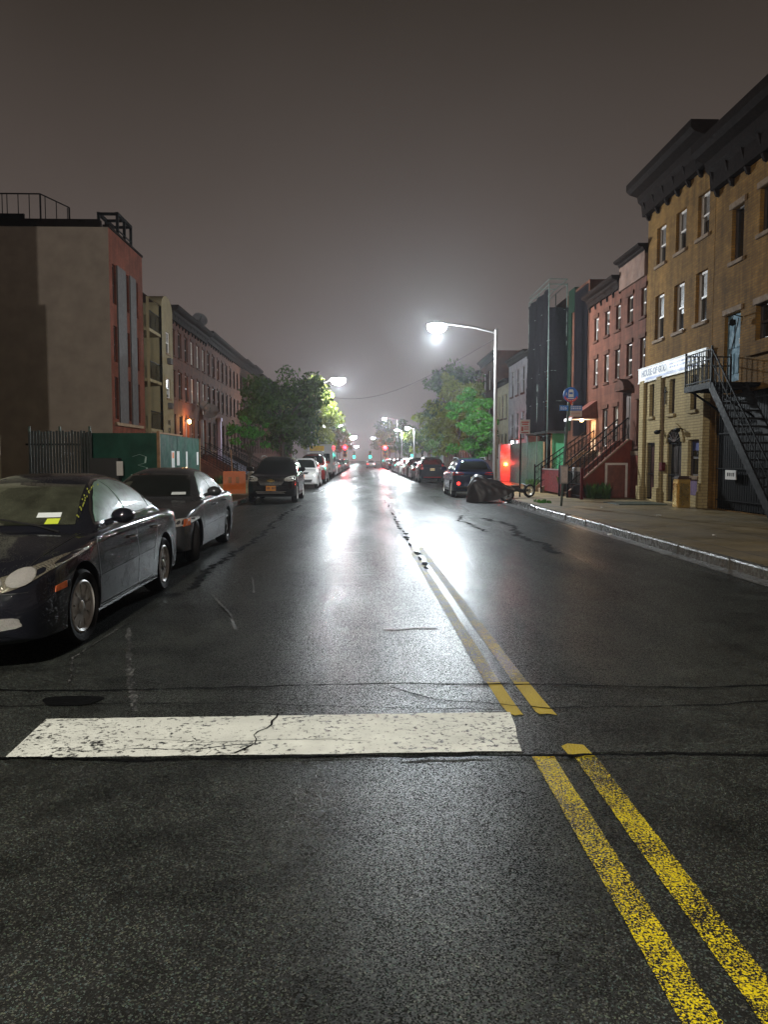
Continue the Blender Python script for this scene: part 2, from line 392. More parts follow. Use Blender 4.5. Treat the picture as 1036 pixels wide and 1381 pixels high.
M_LAMPN = emis("near_lamp_light", (1.0, 0.86, 0.62), 40.0)
M_WARM = emis("amber_bulb", (1.0, 0.55, 0.15), 40.0)
M_REDL = emis("signal_red_lit", (1.0, 0.004, 0.01), 60.0)
M_GREENL2 = emis("signal_green_lit", (0.0, 0.9, 0.6), 12.0)
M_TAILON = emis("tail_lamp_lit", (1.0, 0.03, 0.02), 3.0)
# ================================================================== GROUND
def sheet(name, x0, x1, y0, y1, z, mat, kind='structure', nx=1, ny=1, label=None):
    b = MB()
    b.quad((x0, y0, z), (x1, y0, z), (x1, y1, z), (x0, y1, z))
    o = b.build(name, mat); return tag(o, label, None, None, kind)

b = MB(); b.quad((-400, -60, -0.02), (400, -60, -0.02), (400, 900, -0.02), (-400, 900, -0.02))
tag(b.build('ground', M_SOIL), kind='structure')
b = MB()
ys = [-40, 27.5, 30.5, 600]; xr = [5.36, 5.36, 5.85, 5.85]
for i in range(3):
    b.quad((-4.42, ys[i], 0), (xr[i], ys[i], 0), (xr[i+1], ys[i+1], 0), (-4.42, ys[i+1], 0))
tag(b.build('road', M_ASPH), kind='structure')
# the patched trench across the road: a ragged-edged strip of newer asphalt
b = MB(); n = 60; rnd = random.Random(3)
near = [4.075 + 0.012 * math.sin(i * 0.9) + rnd.uniform(-.008, .008) for i in range(n + 1)]
far = [5.36 + 0.03 * math.sin(i * 0.35 + 1) + rnd.uniform(-.012, .012) for i in range(n + 1)]
for i in range(n):
    xa = -4.4 + 9.7 * i / n; xb = -4.4 + 9.7 * (i + 1) / n
    b.quad((xa, near[i], .004), (xb, near[i+1], .004), (xb, far[i+1], .004), (xa, far[i], .004))
tag(b.build('road_patch', M_PATCH), kind='structure')

def wander(pts, w, step=0.06, seed=1, jit=0.012):
    """a thin tar line that wanders: list of quads"""
    rnd = random.Random(seed); b = MB(); P = []
    for (x0, y0), (x1, y1) in zip(pts[:-1], pts[1:]):
        k = max(2, int(math.hypot(x1-x0, y1-y0) / step))
        for i in range(k): P.append((x0 + (x1-x0)*i/k, y0 + (y1-y0)*i/k))
    P.append(pts[-1]); ox = 0; L = []
    for i, (x, y) in enumerate(P):
        ox = ox * 0.8 + rnd.uniform(-jit, jit)
        a = P[max(i-1, 0)]; c = P[min(i+1, len(P)-1)]; d = Vector((c[0]-a[0], c[1]-a[1])).normalized(); nn = Vector((-d.y, d.x))
        ww = w * rnd.uniform(0.35, 1.3)
        L.append((Vector((x, y)) + nn*(ox - ww/2), Vector((x, y)) + nn*(ox + ww/2)))
    for (a, c), (d, e) in zip(L[:-1], L[1:]): b.quad((*a, 0), (*c, 0), (*e, 0), (*d, 0))
    return b
def seam(pts, w, z=.010, seed=1, jit=.012):
    o = wander(pts, w, seed=seed, jit=jit).build('road_seam', M_TAR, loc=(0, 0, z)); tag(o, kind='structure')
seam([(-4.4, 4.07), (-1.5, 4.06), (0.9, 4.05), (2.4, 4.03), (5.3, 4.10)], .030, seed=2)
seam([(-4.4, 5.40), (-1.9, 5.30), (0.3, 5.40), (2.3, 5.26), (5.3, 5.36)], .026, seed=5)
seam([(0.2, 5.3), (0.5, 5.02), (1.2, 4.82), (2.2, 4.86), (3.2, 4.98)], .016, seed=6)
seam([(-4.2, 4.95), (-2.5, 4.97), (-1.4, 5.02), (0.2, 4.86), (0.9, 4.80)], .012, seed=8)
# a dark patch of spilt tar
b = MB(); pts = [(-1.93 + .19*math.cos(a)*(1+.15*math.sin(3*a)), 5.06 + .13*math.sin(a)*(1+.2*math.cos(2*a)), .011) for a in [2*math.pi*k/28 for k in range(28)]]
b.add(pts, [tuple(range(28))]); tag(b.build('road_stain', M_TAR), kind='structure')
# stop bar: slightly skewed, broken along its right end and a crack across it
def strip_poly(name, mat, pts, z):
    b = MB(); b.add([(x, y, z) for x, y in pts], [tuple(range(len(pts)))]); return tag(b.build(name, mat), kind='structure')
rnd = random.Random(11)
edge = []
for i in range(41): edge.append((-1.92 + (0.87+1.92)*i/40, 4.08 + .02*i/40 + rnd.uniform(-.006, .006)))
edge.append((0.885, 4.30)); edge.append((0.915, 4.5)); edge.append((0.93, 4.75))
for i in range(41): edge.append((0.93 - (0.93+1.95)*i/40, 4.755 - .05*i/40 + rnd.uniform(-.005, .005)))
strip_poly('stop_line', M_WHITE_RD, edge, .009)
seam([(-0.52, 4.76), (-0.55, 4.55), (-0.62, 4.38), (-0.60, 4.25), (-0.72, 4.12)], .014, .0125, seed=21, jit=.02)
seam([(-1.6, 4.16), (-1.2, 4.18), (-0.95, 4.14), (-0.60, 4.24)], .007, .0125, seed=22, jit=.01)
seam([(-1.3, 4.33), (-0.9, 4.28), (-0.2, 4.30), (0.05, 4.26)], .005, .0125, seed=23, jit=.01)
def stripe(mat, pts, w, z, seed=0, endj=0.0):
    rnd = random.Random(seed); Ls, Rs = [], []
    for (x0, y0), (x1, y1) in zip(pts[:-1], pts[1:]):
        k = max(2, int(abs(y1 - y0) / .05) if y1 < 6 else int(abs(y1 - y0) / 1.0))
        for i in range(k + 1):
            x = x0 + (x1-x0)*i/k; y = y0 + (y1-y0)*i/k
            Ls.append((x - w/2 + rnd.uniform(-.0025, .0025), y)); Rs.append((x + w/2 + rnd.uniform(-.0025, .0025), y))
    strip_poly('centre_line', mat, Ls + Rs[::-1], z)
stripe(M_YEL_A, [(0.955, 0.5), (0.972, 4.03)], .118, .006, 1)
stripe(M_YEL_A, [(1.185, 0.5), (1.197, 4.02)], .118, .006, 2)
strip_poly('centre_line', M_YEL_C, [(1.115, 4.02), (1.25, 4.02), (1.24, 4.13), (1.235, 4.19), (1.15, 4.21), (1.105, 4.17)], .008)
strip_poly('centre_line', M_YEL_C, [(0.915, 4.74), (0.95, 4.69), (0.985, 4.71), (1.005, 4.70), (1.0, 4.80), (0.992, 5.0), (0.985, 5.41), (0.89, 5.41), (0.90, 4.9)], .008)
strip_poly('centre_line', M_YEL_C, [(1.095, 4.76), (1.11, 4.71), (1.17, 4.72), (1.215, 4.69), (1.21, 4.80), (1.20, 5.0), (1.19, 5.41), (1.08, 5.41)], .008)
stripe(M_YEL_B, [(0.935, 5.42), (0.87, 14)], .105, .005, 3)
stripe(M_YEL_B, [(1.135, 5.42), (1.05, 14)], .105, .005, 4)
# dark dabs along the centre line
rnd = random.Random(5); b = MB(); y = 10.0
while y < 30:
    x = 0.90 + rnd.uniform(-.05, .05); w = rnd.uniform(.03, .07); l = rnd.uniform(.12, .5) * (1 + y / 40)
    if rnd.random() < 0.8:
        k = 9; P = [(x + w*math.cos(2*math.pi*i/k)*rnd.uniform(.5, 1.3), y + l/2*math.sin(2*math.pi*i/k)*rnd.uniform(.7, 1.1), .009) for i in range(k)]
        b.add(P, [tuple(range(k))])
    y += l * rnd.uniform(1.0, 1.6)
tag(b.build('road_dark_dabs', M_TAR), kind='structure')
# long dark tar seam on the left lane and patches on the right
seam([(-2.2, 9.5), (-2.25, 13), (-2.15, 17), (-2.3, 22), (-2.2, 27)], .10, .007, seed=31, jit=.05)
seam([(3.4, 13), (3.3, 16), (3.6, 19), (3.3, 21)], .16, .007, seed=33, jit=.06)
seam([(2.8, 17), (2.6, 20), (2.9, 22)], .10, .007, seed=34, jit=.06)
for i, (p, w) in enumerate([([(-2.22, 7.3), (-1.9, 6.2), (-1.45, 4.85)], .055), ([(-1.9, 9.4), (-1.35, 7.9), (-1.2, 7.2)], .03), ([(-2.0, 10.6), (-1.5, 10.4), (-1.3, 9.2)], .03), ([(-2.3, 7.6), (-2.35, 6.2), (-2.1, 5.5)], .02)]):
    o = wander(p, w, seed=40+i, jit=.006).build('worn_marking', M_TRACE, loc=(0, 0, .006)); tag(o, kind='structure')
for i, (x, y) in enumerate([(-0.55, 13.2), (-0.35, 10.6), (-0.3, 16.2), (-0.6, 9.9), (0.2, 7.2)]):
    o = wander([(x, y), (x + .5, y + .03)], .07, seed=60+i, jit=.02).build('worn_marking', M_TRACE, loc=(0, 0, .006)); tag(o, kind='structure')

def pavement(name, inner, outer, ys, mat):
    b = MB(); Hh = .15
    for i in range(len(ys) - 1):
        a, c = inner[i], inner[i+1]
        b.quad((a, ys[i], Hh), (outer, ys[i], Hh), (outer, ys[i+1], Hh), (c, ys[i+1], Hh))
    tag(b.build(name, mat), kind='structure')
pavement('right_pavement', [5.52, 5.52, 6.01, 6.01], 30, [-40, 27.5, 30.5, 600], M_PAVE)
pavement('left_pavement', [-4.58, -4.58], -30, [-40, 600], M_PAVE)
def kerb(name, xs, ys, s):
    b = MB(); rnd = random.Random(9)
    for i in range(len(ys) - 1):
        L = math.hypot(xs[i+1]-xs[i], ys[i+1]-ys[i]); k = max(1, int(L / 1.8)) if ys[i] < 100 else 8
        for j in range(k):
            xa = xs[i] + (xs[i+1]-xs[i])*j/k; xb = xs[i] + (xs[i+1]-xs[i])*(j+1)/k
            ya = ys[i] + (ys[i+1]-ys[i])*j/k + .008; yb = ys[i] + (ys[i+1]-ys[i])*(j+1)/k - .008
            t = .154 + rnd.uniform(-.012, .012); o = rnd.uniform(-.012, .012)
            c = .025
            q = [(xa + o, ya, -.01), (xa + o + s*.01, ya, t - c), (xa + o + s*c, ya, t), (xa + s*.16, ya, t), (xa + s*.16, ya, -.01)]
            r = [(xb + o, yb, -.01), (xb + o + s*.01, yb, t - c), (xb + o + s*c, yb, t), (xb + s*.16, yb, t), (xb + s*.16, yb, -.01)]
            b.add(q + r, [(0, 1, 6, 5), (1, 2, 7, 6), (2, 3, 8, 7), (3, 4, 9, 8), (4, 3, 2, 1, 0), (5, 6, 7, 8, 9)])
    tag(b.build(name, M_KERB), kind='structure')
kerb('right_kerb', [5.36, 5.36, 5.85, 5.85], [-40, 27.5, 30.5, 300], 1)
kerb('left_kerb', [-4.42, -4.42], [-40, 300], -1)
# gutter strip of wet concrete beside the right kerb
b = MB(); rnd = random.Random(4)
for i in range(60):
    y0 = 4 + i*.4; b.quad((5.10 + rnd.uniform(-.02, .02), y0, .005), (5.37, y0, .005), (5.37, y0+.4, .005), (5.10 + rnd.uniform(-.02, .02), y0+.4, .005))
tag(b.build('gutter', mk("wet_gutter_concrete", (0.09, 0.088, 0.085), 0.30, var=0.7, scale=5, bump=0.6, bscale=14)), kind='structure')

# ================================================================== BUILDINGS
def facade(b, s, W, H, holes, depth=.18, mi=0, z0=0.0):
    """wall sheet at local x=0 (facing -s), openings cut out with reveals"""
    us = sorted({0, W} | {h[0] for h in holes} | {h[1] for h in holes}); zs = sorted({z0, H} | {h[2] for h in holes} | {h[3] for h in holes})
    for u0, u1 in zip(us[:-1], us[1:]):
        for a, c in zip(zs[:-1], zs[1:]):
            um, zm = (u0+u1)/2, (a+c)/2
            if any(h[0] < um < h[1] and h[2] < zm < h[3] for h in holes): continue
            b.quad((0, u0, a), (0, u1, a), (0, u1, c), (0, u0, c), mi)
    for (u0, u1, a, c) in holes:
        d = s*depth
        b.quad((0, u0, a), (d, u0, a), (d, u0, c), (0, u0, c), mi); b.quad((0, u1, a), (d, u1, a), (d, u1, c), (0, u1, c), mi)
        b.quad((0, u0, a), (d, u0, a), (d, u1, a), (0, u1, a), mi); b.quad((0, u0, c), (d, u0, c), (d, u1, c), (0, u1, c), mi)

def window(root, s, u0, u1, z0, z1, frame=None, up=None, low=None, sill=None, lintel=None, rail=True, fw=.055, depth=.18, simple=False, lit=None):
    frame = frame or M_WFRAME; up = up or M_GLASS; low = low or M_GLASS
    f = MB(); x0, x1 = s*(depth-.09), s*(depth-.01)
    for (a, c, d, e) in ((u0, u0+fw, z0, z1), (u1-fw, u1, z0, z1), (u0+fw, u1-fw, z0, z0+fw), (u0+fw, u1-fw, z1-fw, z1)): f.box(min(x0, x1), max(x0, x1), a, c, d, e)
    zm = (z0+z1)/2
    if rail: f.box(min(x0, x1), max(x0, x1), u0+fw, u1-fw, zm-.03, zm+.03)
    fo = f.build('window', frame, root)
    p = MB(); xp = s*(depth-.035); xq = s*(depth-.055)
    if rail:
        rw = random.Random(int(u0*997 + z0*131 + u1*17)); zb = z0 + (z1-z0)*(1 - rw.choice([.3, .42, .5, .5, .62, .8]))   # how far this blind is drawn
        def pq(x, a, c, mi):
            if c - a > .01: p.quad((x, u0+fw, a), (x, u1-fw, a), (x, u1-fw, c), (x, u0+fw, c), mi)
        pq(xp, z0+fw, min(zm-.03, max(zb, z0+fw)), 0); pq(xp, max(zb, z0+fw), zm-.03, 1)
        pq(xq, zm+.03, min(z1-fw, max(zb, zm+.03)), 0); pq(xq, max(zb, zm+.03), z1-fw, 1)
    else: p.quad((xp, u0+fw, z0+fw), (xp, u1-fw, z0+fw), (xp, u1-fw, z1-fw), (xp, u0+fw, z1-fw), 0)
    p.build('pane', [lit or low, up], fo)
    if sill:
        q = MB(); q.box(min(-s*.07, s*.05), max(-s*.07, s*.05), u0-.08, u1+.08, z0-.11, z0-.003); q.build('sill', sill, fo, bevel=.01)
    if lintel:
        q = MB(); q.box(min(-s*.05, s*.02), max(-s*.05, s*.02), u0-.1, u1+.1, z1+.003, z1+.17); q.build('lintel', lintel, fo, bevel=.01)
    return fo

def cornice(root, s, W, z, h, out, mat, brackets=True, name='cornice', e0=.0, e1=.0):
    prof = [(0.02, 0), (-out*.25, 0), (-out*.3, h*.35), (-out*.45, h*.45), (-out*.5, h*.62), (-out*.85, h*.70), (-out, h*.80), (-out, h), (0.02, h)]
    b = MB(); n = len(prof)
    A = [(s*x, -e0, z+y) for x, y in prof]; B = [(s*x, W+e1, z+y) for x, y in prof]
    b.add(A + B, [(i, (i+1) % n, n+(i+1) % n, n+i) for i in range(n)] + [tuple(range(n)), tuple(range(2*n-1, n-1, -1))])
    o = b.build(name, mat, root)
    if brackets:
        q = MB(); k = max(3, int(W / .85))
        for i in range(k + 1):
            y = .12 + (W - .24)*i/k
            M = frame_m((0, y - .07, z - .32), (-s, 0, 0), (0, 0, 1))
            zz = .10 if (M.to_3x3() @ Vector((0, 0, 1))).y > 0 else -.10
            q.prism([(0.01, .12), (out*.12, .15), (out*.22, .34), (out*.42, h*.55+.28), (out*.42, h*.66+.3), (0.01, h*.66+.3)], M, zz)
        q.build_each('bracket', mat, o)
    return o

def shell(root, s, W, H, D, holes, mat, side=None, depth=.18, z0=0.0, roof=None, parapet=.0):
    b = MB(); facade(b, s, W, H, holes, depth, 0, z0)
    X = s*D
    b.quad((0, 0, z0), (X, 0, z0), (X, 0, H), (0, 0, H), 1); b.quad((0, W, z0), (X, W, z0), (X, W, H), (0, W, H), 1)
    b.quad((X, 0, z0), (X, W, z0), (X, W, H), (X, 0, H), 1)
    b.quad((0, 0, H), (X, 0, H), (X, W, H), (0, W, H), 2)
    # dark room behind the openings
    return b.build('wall', [mat, side or mat, roof or M_TAR], root)

XR, XL = 10.3, -11.5
# ---- tan brick church house
Y0, Wd = 22.7, 5.35
root = thing('brick_house', 'tan brick three storey house with cream painted ground floor and white sign board', 'building', (XR, Y0, .15))
z = -.15
u = lambda a: a - Y0
top = [(26.4, 27.2), (24.75, 25.56), (23.1, 23.9)]
H3 = [(u(a), u(c), 8.33+z, 9.62+z) for a, c in top]; H2 = [(u(a)+.02, u(c)+.02, 5.77+z, 7.30+z) for a, c in top]
G = [(u(26.87), u(27.3), 3.12+z, 4.25+z), (u(25.08), u(25.54), 3.12+z, 4.25+z), (u(23.42), u(23.86), 3.14+z, 4.2+z)]
DA = (u(26.66), u(27.45), .06, 2.2+z); AR = (u(24.42), u(25.58), .06, 2.18+z); WR = (u(23.16), u(23.96), 1.1+z, 2.22+z)
b = MB(); facade(b, 1, Wd, 10.4, [(h[0], h[1], h[2], h[3]) for h in H3 + H2], .2, 0, 4.30)
D = 14
b.quad((0, 0, 0), (D, 0, 0), (D, 0, 10.4), (0, 0, 10.4), 0); b.quad((0, Wd, 0), (D, Wd, 0), (D, Wd, 10.4), (0, Wd, 10.4), 0); b.quad((0, 0, 10.4), (D, 0, 10.4), (D, Wd, 10.4), (0, Wd, 10.4), 1)
b.build('wall', [M_YBRICK, M_TAR], root)
b = MB(); fx = -.10     # painted ground storey stands 10 cm proud
g = MB(); facade(g, 1, Wd, 4.30, G + [DA, AR, WR], .22)
g.v = [(x + fx, y, zz) for x, y, zz in g.v]
g.quad((fx, 0, 0), (.01, 0, 0), (.01, 0, 4.3), (fx, 0, 4.3)); g.quad((fx, Wd, 0), (.01, Wd, 0), (.01, Wd, 4.3), (fx, Wd, 4.3)); g.quad((fx, 0, 4.3), (.01, 0, 4.3), (.01, Wd, 4.3), (fx, Wd, 4.3))
# arched head over the doorway
ca, ra = (AR[0]+AR[1])/2, (AR[1]-AR[0])/2
gw = g.build('ground_floor_wall', M_PBRICK, root)
# pilasters with stepped bases
p = MB()
for y0, y1 in ((u(26.02), u(26.45)), (u(27.62), Wd), (0, .22)):
    p.box(fx-.10, fx-.003, y0, y1, 0, 4.28); p.box(fx-.17, fx-.103, y0-.0, y1+.0, 0, .5)
p.build_each('pilaster', M_PBRICK, root, 2, bevel=.015)
p = MB()
p.box(fx-.06, fx-.003, .25, u(23.1), .0, .32)
p.build('plinth', M_PBRICK, root, bevel=.012)
for h in H3 + H2: window(root, 1, h[0], h[1], h[2], h[3], M_WFRAME, M_BLIND, M_GLASS, M_STONE, None, depth=.2, fw=.075)
for h in G:
    w = window(root, 1, *h, M_DFRAME, None, None, M_PBRICK, rail=False, depth=.2, fw=.05); w.location.x = fx
w = window(root, 1, *WR, M_DFRAME, mk("blue_poster_in_window", (0.03, 0.05, 0.2), 0.4), M_GLASS, M_STONE, rail=True, depth=.2); w.location.x = fx
def door(root, s, u0, u1, z0, z1, mat, depth=.2, bars=False, xoff=0.0, name='door', panels=True):
    d = MB(); xa, xb = s*(depth-.06), s*(depth+.0); d.box(min(xa, xb), max(xa, xb), u0, u1, z0, z1)
    if panels:
        for k in range(2):
            for (za, zb) in ((.12, .42), (.5, .92)):
                a = u0 + (u1-u0)*(.1 + .45*k); c = a + (u1-u0)*.35; xx = s*(depth-.085); d.box(min(xx, xa-s*.001), max(xx, xa-s*.001), a, c, z0+(z1-z0)*za, z0+(z1-z0)*zb)
    o = d.build(name, mat, root); o.location.x = xoff
    if bars:
        q = MB(); x = s*(depth-.16); n = int((u1-u0)/.1)
        for i in range(n+1): q.bar((x, u0+.02+(u1-u0-.04)*i/n, z0), (x, u0+.02+(u1-u0-.04)*i/n, z1), .018)
        for f in (0.02, .45, .98): q.bar((x, u0, z0+(z1-z0)*f), (x, u1, z0+(z1-z0)*f), .03)
        q.build('gate_bars', M_BLACK, o)
    hnd = MB(); hnd.tube([(s*(depth-.12), u0+.1, z0+1.0), (s*(depth-.12), u0+.1, z0+1.14)], .012, 6); hnd.build('handle', M_STEEL, o)
    return o
door(root, 1, *DA, M_RDOOR, .22, True, fx); door(root, 1, *AR, M_DOOR, .22, True, fx)
# arch: semicircular dark fanlight with a brick surround ring
q = MB(); n = 16; zc = AR[3]
ring_o = [(ca + (ra+.18)*math.cos(math.pi*k/n), zc + (ra*.72+.18)*math.sin(math.pi*k/n)) for k in range(n+1)]
ring_i = [(ca + ra*math.cos(math.pi*k/n), zc + ra*.72*math.sin(math.pi*k/n)) for k in range(n+1)]
for k in range(n):
    (a, c), (d, e) = ring_o[k], ring_o[k+1]; (f, h), (i, j) = ring_i[k], ring_i[k+1]
    q.add([(fx-.05, a, c), (fx-.05, d, e), (fx-.05, i, j), (fx-.05, f, h), (fx+.02, a, c), (fx+.02, d, e), (fx+.02, i, j), (fx+.02, f, h)], [(0, 1, 2, 3), (0, 1, 5, 4), (3, 2, 6, 7)])
q.build('door_arch', M_PBRICK, root)
q = MB(); q.add([(fx-.004, a, c) for a, c in ring_i], [tuple(range(n+1))])
fan = q.build('fanlight', M_GLASS, root)
q = MB()
for k in range(2, n-1, 2): q.bar((fx-.02, ca, zc), (fx-.02, *ring_i[k]), .018)
q.build('glazing_bar', M_DOOR, fan)
q = MB(); q.quad((fx-.012, u(23.2), .36), (fx-.012, u(23.9), .36), (fx-.012, u(23.9), .84), (fx-.012, u(23.2), .84)); q.build('purple_panel', mk("purple_panel", (0.10, 0.05, 0.13), 0.5, var=.3, scale=8), root)
q = MB(); q.box(fx-.12, fx-.004, u(25.72), u(25.95), 1.08, 1.36); q.build('letter_box', M_RED, root, bevel=.01)
for yy in (26.0, 24.36):
    q = MB(); q.tube([(fx-.005, u(yy), 2.42), (fx-.12, u(yy), 2.45), (fx-.18, u(yy), 2.42)], .018, 6); q.lathe([(0, .06), (.04, .06), (.075, -.05), (.07, -.06), (0, -.05)], 12, Matrix.Translation((fx-.2, u(yy)+.05, 2.40)) @ Matrix.Rotation(R(60), 4, 'X')); q.lathe([(0, .06), (.04, .06), (.075, -.05), (.07, -.06), (0, -.05)], 12, Matrix.Translation((fx-.2, u(yy)-.05, 2.40)) @ Matrix.Rotation(R(-60), 4, 'X')); q.build('floodlight', M_BLACK, root, smooth=40)
q = MB(); q.tube([(fx-.03, u(25.98), 4.25), (fx-.03, u(25.98), 1.2)], .025, 8); q.build('pipe', M_STONE, root, smooth=60)
q = MB(); q.bar((fx-.03, u(25.8), 3.3), (fx-.03, u(25.8), 3.9), .03); q.bar((fx-.03, u(25.92), 3.72), (fx-.03, u(25.68), 3.72), .03); q.build('cross', M_BLACK, root)
cornice(root, 1, Wd, 10.16, 1.1, .8, M_CORN, True, e0=0, e1=.12)
# sign board
sg = thing('sign_board', 'long white sign board lettered HOUSE OF GOD in navy across the tan brick house', 'sign', (XR-.10, u(22.68)+Y0, 4.36))
q = MB(); q.box(-.07, -.003, 0, 5.58, .03, .50, 0); q.build('board', M_SIGNW, sg, bevel=.006)
M = frame_m((-.074, 5.25, .215), (0, -1, 0), (0, 0, 1)); text('lettering', 'HOUSE OF GOD', .32, M_SIGNB, sg, M, .002, sx=.96, bold=.035)
q = MB(); q.box(-.076, -.0705, .5, 4.85, .065, .15); q.build('stripe', M_SIGNBL, sg)
q = MB()
rnd = random.Random(2)
for row in (.36, .25):
    y = 2.75
    while y > .4:
        l = rnd.uniform(.05, .28); q.box(-.0755, -.0705, y-l, y, row, row+.05); y -= l + .06
q.build('small_lettering', M_SIGNBL, sg)
q = MB(); q.box(-.085, -.003, -.02, 5.60, .505, .535); q.box(-.085, -.003, -.02, 5.60, -.002, .028); q.build('board_frame', M_SIGNW, sg)

# ---- second tan brick house at the right edge, with iron stair
Y2, W2 = 16.2, 6.47
r2 = thing('brick_house', 'tan brick house at the right edge with pale blue first floor door above iron stairs', 'building', (XR, Y2, .15))
v = lambda a: a - Y2
H = [(v(20.97), v(21.66), 6.93, 8.37), (v(19.35), v(20.15), 7.27, 8.43), (v(17.4), v(18.2), 7.1, 8.4), (v(18.6), v(20.18), 4.56, 5.48), (v(21.0), v(21.92), 3.62, 5.50), (v(16.6), v(17.6), 4.4, 5.5), (v(16.6), v(22.3), .02, 3.28)]
shell(r2, 1, W2, 10.2, 14, H, M_YBRICK, depth=.22)
window(r2, 1, *H[0], M_DFRAME, sill=M_STONE, lintel=M_STONE, rail=False, depth=.2); window(r2, 1, *H[1], M_DFRAME, sill=M_STONE, lintel=M_STONE, rail=False, depth=.2); window(r2, 1, *H[2], M_DFRAME, sill=M_STONE, lintel=M_STONE, depth=.2)
window(r2, 1, *H[3], M_DFRAME, lintel=M_STONE, depth=.22); window(r2, 1, *H[5], M_DFRAME, lintel=M_STONE, depth=.22)
door(r2, 1, *H[4], M_BLUED, .16, False)
q = MB(); q.box(-.12, .02, v(18.3), v(20.45), 4.18, 4.5); q.build('ledge', M_YBRICK, r2)
q = MB(); q.box(-.05, .02, v(20.9), v(22.0), 5.52, 5.66); q.build('lintel', M_STONE, r2)
q = MB(); q.tube([(-.02, v(20.85), 5.3), (-.28, v(20.85), 5.36), (-.30, v(20.85), 5.22)], .015, 6); q.lathe([(0, .1), (.08, .06), (.10, -.06), (0, -.1)], 12, Matrix.Translation((-.30, v(20.85), 5.15))); q.build('wall_lantern', M_BLACK, r2, smooth=50)
# roll shutters of the dark shopfront
q = MB()
for i in range(60):
    z0 = .05 + i*.054; q.box(.12, .15 + .012*(i % 2), v(16.6), v(22.3), z0, z0+.052)
q.build('roll_shutter', M_BLACK, r2)
q = MB()
n = 44
for i in range(n+1):
    y = v(16.6) + 5.7*i/n; q.bar((.06, y, .03), (.06, y, 3.27), .016)
for zz in (.3, 1.2, 2.2, 3.1): q.bar((.06, v(16.6), zz), (.06, v(22.3), zz), .03)
q.build('grille', M_BLACK, r2)
cornice(r2, 1, W2-.03, 9.2, 1.25, .8, M_CORN)
hp = thing('house_number_sign', 'small white number plate on the black grille below the iron stair', 'sign', (XR-.02, 20.9, 1.05)); q = MB(); q.box(-.03, 0, 0, .62, 0, .26); q.build('plate', M_SIGNW, hp); q = MB()
for k, (a, c) in enumerate(((.42, .5), (.30, .37), (.2, .24), (.10, .16))): q.box(-.034, -.0305, a, c, .09, .19)
q.build('marks', M_TRIM, hp)
# iron stair and balcony
st = thing('iron_staircase', 'black iron outside staircase with railed balcony below the pale blue door', 'staircase', (XR, 22.0, .15))
q = MB(); q.box(-1.3, -.01, -2.2, -.6, 3.38, 3.45); 
for k in range(9): q.bar((-1.28, -2.15+k*.19, 3.36), (-.02, -2.15+k*.19, 3.36), .03)
q.box(-1.33, -1.28, -2.22, -.58, 3.30, 3.46); q.box(-1.3, -.01, -.6, -.56, 3.30, 3.46); q.build('platform', M_BLACK, st)
q = MB()
for (a, c) in (((-1.3, -2.2), (-1.3, -.6)), ((-1.3, -.6), (-.02, -.6))):
    L = math.dist(a, c); n = int(L/.115)
    for i in range(n+1):
        x = a[0]+(c[0]-a[0])*i/n; y = a[1]+(c[1]-a[1])*i/n; q.bar((x, y, 3.45), (x, y, 4.30), .018)
    for zz in (3.52, 4.05, 4.30): q.bar((*a, zz), (*c, zz), .03)
for p in ((-1.3, -2.2), (-1.3, -.6), (-.05, -.6)): q.bar((*p, 3.45), (*p, 4.38), .045)
q.build('railing', M_BLACK, st)
q = MB()
for y in (-.75, -2.0): q.bar((-1.25, y, 3.36), (-.02, y, 2.55), .05)
q.build_each('bracket', M_BLACK, st)
M_STR = mk("worn_iron_stringer", (0.010, 0.009, 0.0095), 0.65, var=.4, scale=5, spec=.12)
for x in (-1.3, -.45):
    q = MB(); q.bar((x, -2.2, 3.36), (x, -5.55, 0.0), .05, .24); q.build('stringer', M_STR, st)
for k in range(16):
    f = (k+.6)/16.5; q = MB(); q.box(-1.27, -.48, -2.25-3.3*f-.13, -2.25-3.3*f+.13, 3.40-3.36*f-.02, 3.40-3.36*f+.02); q.build('tread', M_STR, st)
q = MB()
for k in range(17):
    f = k/16; q.bar((-1.3, -2.25-3.3*f, 3.40-3.36*f), (-1.3, -2.25-3.3*f, 4.30-3.36*f), .016)
q.bar((-1.3, -2.2, 4.30), (-1.3, -5.55, .95), .03); q.bar((-1.3, -2.2, 3.95), (-1.3, -5.55, .6), .02); q.build('handrail', M_BLACK, st)
q = MB(); q.bar((-.05, -.55, 4.3), (-.05, -1.0, 5.3), .02); q.build('stay', M_BLACK, st)

# ---- brownstones on the right
def row_house(name, label, side, X, Ya, Yb, H, cols, rows, wall, frame, group=None, corn=(.55, .45), corn_mat=None, lower=None, up=None, low=None, sill=True, D=12, lit=(), simple=False, par=None):
    r = thing(name, label, 'building', (X, Ya, .15), 0, group); W = Yb - Ya
    holes = [(c[0]-Ya, c[1]-Ya, rr[0]-.15, rr[1]-.15) for rr in rows for c in cols] + [tuple([h[0]-Ya, h[1]-Ya, h[2]-.15, h[3]-.15]) for h in (lower or [])]
    shell(r, side, W, H-.15, D, holes, wall, depth=.18)
    nc = len(cols)*len(rows)
    rn = random.Random(int(Ya*13))
    for i, h in enumerate(holes[:nc]):
        uu = up or rn.choice([M_GLASS, M_GLASS, M_BLIND]); 
        window(r, side, *h, frame, uu, low or M_GLASS, M_BROWN2 if sill else None, M_BROWN2 if sill and not simple else None, lit=(M_LITW if i in lit else None))
    if corn: cornice(r, side, W, H-.15-corn[0], corn[0]+.02, corn[1], corn_mat or M_CORN, not simple, e0=0, e1=0)
    return r, holes[nc:]
M_LITW = emis("lit_window_glow", (1.0, 0.42, 0.12), 0.55)
